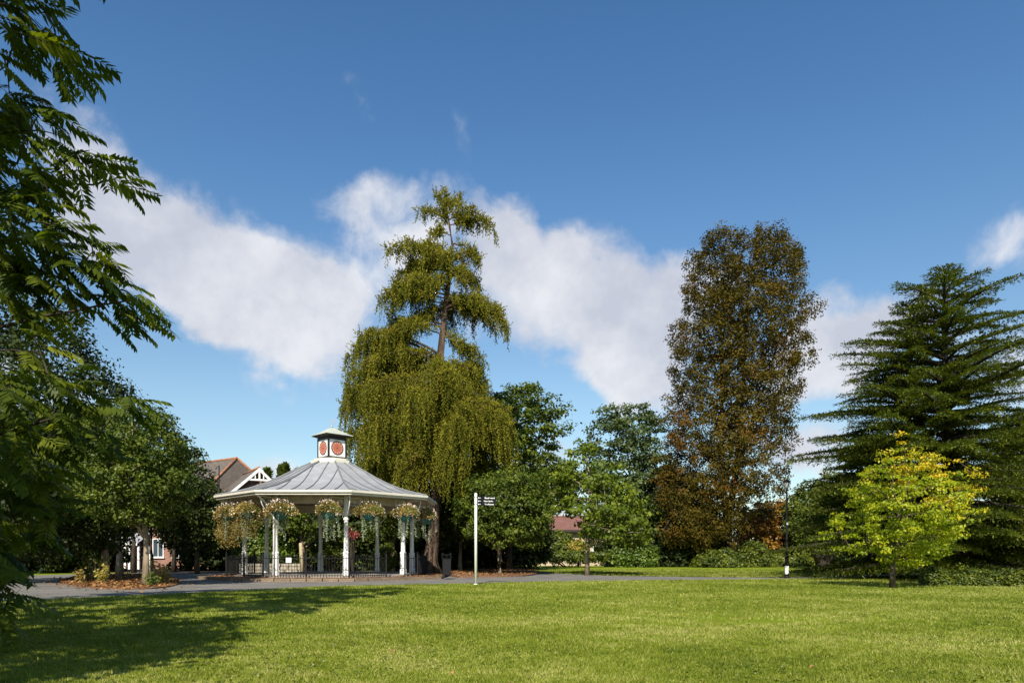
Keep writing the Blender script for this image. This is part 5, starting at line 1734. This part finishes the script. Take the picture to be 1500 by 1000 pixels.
# ------------------------------------------------------------------ small wooden things behind the bandstand
def stakes():
    D = 47
    for px, y1, y0, lean, lab, r in ((443, 795, 835, -.12, 'pale wooden post standing upright behind the bandstand rail', .13), (559.5, 800, 833, .28, 'leaning pale wooden stake behind the right rail', .09)):
        z1 = gz(y1, D)
        mb = MB(); mb.tube([(0, 0, 0), (lean * .5, 0, z1 * .5), (lean, 0, z1)], [r, r * .95, r * .85], n=10)
        mb.tube([(lean, 0, z1), (lean, 0, z1 + .02)], [r * .7, r * .6], n=10)
        o = mb.build('wooden_post', M['stake'], loc=(gx(px, D), D, 0)); tag(o, lab, 'wooden post')
    # low dry stone wall behind the rail at left
    rng = np.random.default_rng(14)
    mb = MB()
    D = 47.5
    x0, x1 = gx(352, D), gx(440, D)
    for row in range(3):
        x = x0
        while x < x1:
            w = rng.uniform(.3, .6); mb.box((x + w / 2, D + rng.uniform(-.04, .04), .12 + row * .22), (w - .03, .35, .2), bevel=.03); x += w
    o = mb.build('stone_wall', M['stone']); tag(o, 'low sandy stone wall behind the left bandstand rail', 'wall')
    # pale bollard in the shade on the left
    mb = MB(); mb.lathe([(0, 0), (.07, 0), (.07, 1.25), (.05, 1.3), (0, 1.32)], n=10, cap=False)
    D = 50
    o = mb.build('bollard', M['white'], loc=(gx(219, D), D, 0)); tag(o, 'slim pale post standing in the shade behind the tallest pale trunk', 'bollard')
    # railing and cabinet at the far right
    D = 68
    root = empty('park_rail', (gx(1226, D), D, 0), 'pale horizontal rail on posts below the multi stemmed tree', 'railing')
    W = gx(1282, D) - gx(1226, D)
    mb = MB(); mb.tube([(0, 0, gz(825, D)), (W, 0, gz(825.5, D))], .035, n=6); mb.build('rail', M['grey'], root)
    for k in range(4):
        mb = MB(); mb.box((W * k / 3, 0, gz(825, D) / 2), (.08, .08, gz(825, D))); mb.build('post', M['grey'], root)
    D = 67
    mb = MB(); mb.box((0, 0, .55), (.9, .5, 1.1), bevel=.03); mb.box((0, 0, 1.13), (1.0, .6, .06), bevel=.01); mb.box((0, -.256, .55), (.02, .012, .9)); mb.box((.08, -.27, .6), (.03, .03, .15))
    o = mb.build('cabinet', M['grey'], loc=(gx(1285, D), D, 0)); tag(o, 'small pale grey utility cabinet beside the rail near the maple', 'cabinet')


stakes()


# ------------------------------------------------------------------ buildings
def window(parent, x, y, z, w, h, nrm=-1):
    mb = MB()
    t = .07
    mb.box((x, y, z + h / 2 - t / 2), (w, .08, t)); mb.box((x, y, z - h / 2 + t / 2), (w, .08, t))
    mb.box((x - w / 2 + t / 2, y, z), (t, .08, h - 2 * t)); mb.box((x + w / 2 - t / 2, y, z), (t, .08, h - 2 * t)); mb.box((x, y, z), (t * .7, .07, h - 2 * t))
    f = mb.build('window', M['white'], parent)
    mb = MB(); mb.box((x, y + .01, z), (w - 2 * t, .02, h - 2 * t)); mb.build('pane', M['glass'], f)
    mb = MB(); mb.box((x, y - .06, z - h / 2 - .04), (w + .2, .16, .07)); mb.build('sill', M['white'], f)


def brick_house():
    D = 64.0
    P = lambda px, py, d=D: Vector((gx(px, d), d, gz(py, d)))
    root = empty('brick_house', (gx(300, D), D, 0), 'red brick house with brown hipped roof and white gable boards at left', 'house')
    ox = gx(300, D)
    X = lambda px: gx(px, D) - ox
    Z = lambda py: gz(py, D)
    ze = Z(724)
    mb = MB()
    mb.box(((X(150) + X(330)) / 2, 3.0, 2.9), (X(330) - X(150), 6.0, 5.8))
    mb.build('wall', M['brick'], root)
    # low roof of the front range
    mb = MB()
    mb.face([(X(148), -.4, 5.7), (X(333), -.4, 5.7), (X(320), 3, 7.3), (X(160), 3, 7.3)]); mb.face([(X(333), 6.4, 5.7), (X(148), 6.4, 5.7), (X(160), 3, 7.3), (X(320), 3, 7.3)])
    mb.face([(X(333), -.4, 5.7), (X(333), 6.4, 5.7), (X(320), 3, 7.3)])
    mb.build('low_roof', M['tiles'], root)
    # main block: hipped roof turned so that its corner points at the park
    zr = gz(671, D + 4); ap = Vector((gx(347, D + 4) - ox, 4, zr)); th_ = R(-35)
    T_ = Matrix.Translation((ap.x, ap.y, 0)) @ Matrix.Rotation(th_, 4, 'Z')
    ze = zr - 3.9
    e = [T_ @ Vector(v) for v in ((-12.6, -4.6, ze), (1.4, -4.6, ze), (1.4, 4.6, ze), (-12.6, 4.6, ze))]
    r0, r1 = T_ @ Vector((-9, 0, zr)), T_ @ Vector((0, 0, zr))
    mb = MB()
    mb.face([e[0], e[1], r1, r0]); mb.face([e[1], e[2], r1]); mb.face([e[2], e[3], r0, r1]); mb.face([e[3], e[0], r0])
    mb.face([e[3], e[2], e[1], e[0]])
    bmesh.ops.remove_doubles(mb.bm, verts=mb.bm.verts[:], dist=.001)
    rf = mb.build('roof', M['tiles'], root)
    mb = MB()
    for a, b in ((r0, r1), (e[0], r0), (e[1], r1), (e[2], r1), (e[3], r0)): mb.tube([a + Vector((0, 0, .04)), b + Vector((0, 0, .04))], .11, n=6)
    mb.build('ridge_tiles', M['ridge'], rf)
    mb = MB(); mb.box((-5.6, 0, ze / 2 - .02), (13.2, 8.4, ze - .04), M=T_); mb.build('main_wall', M['brick'], root)
    # projecting gabled wing towards the viewer, right of centre
    yg = -2.6; X2 = lambda px: gx(px, D + yg) - ox
    gm = X2(378); gx0 = gm - 2.55
    TG = Matrix.Translation((gm, yg, 0)) @ Matrix.Rotation(R(33), 4, 'Z') @ Matrix.Translation((-gm, -yg, 0))
    gx1 = gm + (gm - gx0) * .55
    za = gz(686, D + yg); zl = gz(722, D + yg); zrr = za - (za - zl) * .55
    mb = MB()
    mb.face([(gx0 + .4, yg, 0), (gx1 - .3, yg, 0), (gx1 - .3, yg, zrr), (gm, yg, za - .25), (gx0 + .4, yg, zl)])
    mb.face([(gx0 + .4, yg, 0), (gx0 + .4, yg, zl), (gx0 + .4, 0, zl), (gx0 + .4, 0, 0)])
    mb.face([(gx1 - .3, yg, 0), (gx1 - .3, 5, 0), (gx1 - .3, 5, zrr), (gx1 - .3, yg, zrr)])
    mb.build('gable_wall', M['brick'], root).data.transform(TG)
    mb = MB()
    yb = 3.0; yf = yg - .45
    th = .12
    for xa, zz in ((gx0, zl - .2), (gx1, zrr - .15)):
        mb.face([(gm, yf, za), (gm, yb, za), (xa, yb, zz), (xa, yf, zz)])
    mb.build('gable_roof', M['tiles'], root).data.transform(TG)
    mb = MB()
    def board(a, b, h=.22):
        a = Vector(a); b = Vector(b); d = (b - a); mid = (a + b) / 2
        L_ = d.length; ang = math.atan2(d.z, d.x)
        Mt = Matrix.Translation(mid) @ Matrix.Rotation(-ang, 4, 'Y')
        mb.box((0, 0, -h / 2), (L_, .08, h), M=Mt)
    board((gx0 - .1, yf - .05, zl - .28), (gm, yf - .05, za + .03))
    board((gm, yf - .045, za + .03), (gx1 + .1, yf - .045, zrr - .22))
    # truss in the apex
    ht = za - 1.05
    board((gm - .95, yf - .02, ht + .1), (gm + .95, yf - .02, ht + .1), .16)
    mb.box((gm, yf - .03, za - .6), (.14, .07, .8))
    mb.box((gm - .35, yf - .03, za - .78), (.08, .06, .4)); mb.box((gm + .35, yf - .03, za - .78), (.08, .06, .4))
    mb.build('barge_boards', M['white'], root).data.transform(TG)
    mb = MB(); mb.tube([(gm, yf, za + .05), (gm, yb, za + .05)], .1, n=6); mb.build('gable_ridge', M['ridge'], root).data.transform(TG)
    # waste pipe on the roof slope
    mb = MB(); mb.tube([(X(341), -3.0, ze + .3), (X(341), -3.0, ze + 2.3), (X(336), -3.0, ze + 2.0)], .05, n=5); mb.build('pipe', M['iron'], root)
    for px in (205, 232, 262, 300, 325):
        window(root, X(px), -.03, 1.9, 1.0, 1.7); window(root, X(px), -.03, 4.7, 1.0, 1.4)
    # porch with grey lean-to roof
    mb = MB(); x0, x1 = X(176), X(216)
    mb.box(((x0 + x1) / 2, -1.9, 1.0), (x1 - x0, .25, 2.0)); mb.build('porch_wall', M['brick'], root)
    mb = MB(); mb.face([(x0 - .3, -2.4, Z(797)), (x1 + .3, -2.4, Z(797)), (x1 + .3, -.02, Z(780)), (x0 - .3, -.02, Z(780))]); 
    mb.face([(x0 - .3, -2.4, Z(797) - .12), (x0 - .3, -.02, Z(780) - .12), (x1 + .3, -.02, Z(780) - .12), (x1 + .3, -2.4, Z(797) - .12)])
    mb.build('porch_roof', M['roof'], root)
    mb = MB(); mb.box(((x0 + x1) / 2, -2.42, Z(797) - .03), (x1 - x0 + .7, .06, .2)); mb.build('porch_fascia', M['white'], root)
    for px in (203, 209, 222, 236):
        mb = MB(); mb.box((X(px), -2.2, Z(797) / 2 - .1), (.16, .16, Z(797) - .22)); mb.build('porch_post', M['white'], root)


brick_house()


def far_building():
    D = 84.0
    root = empty('low_building', (gx(826, D), D, 0), 'low cream building with a long red brown tiled roof beyond the far lawn', 'building')
    ox = gx(826, D); X = lambda p: gx(p, D) - ox; Z = lambda p: gz(p, D)
    mb = MB(); mb.box(((X(770) + X(905)) / 2, 4, Z(777) / 2), (X(905) - X(770), 8, Z(777))); mb.build('wall', M['render'], root)
    mb = MB()
    xa, xb = X(765), X(910); ze, zr = Z(776), Z(754)
    mb.face([(xa, -.7, ze), (xb, -.7, ze), (xb, 4, zr), (xa, 4, zr)]); mb.face([(xb, 8.7, ze), (xa, 8.7, ze), (xa, 4, zr), (xb, 4, zr)])
    rf = mb.build('roof', M['tiles_red'], root)
    mb = MB(); mb.tube([(xa, 4, zr + .05), (xb, 4, zr + .05)], .12, n=6); mb.build('ridge_tiles', M['tiles_red'], rf)
    mb = MB(); mb.box(((xa + xb) / 2, -.76, ze - .12), (xb - xa, .1, .26)); mb.build('fascia', M['blacktrim'], root)
    for p in (790, 812, 834, 856, 878): window(root, X(p), -.03, 1.7, 1.6, 1.2)


far_building()
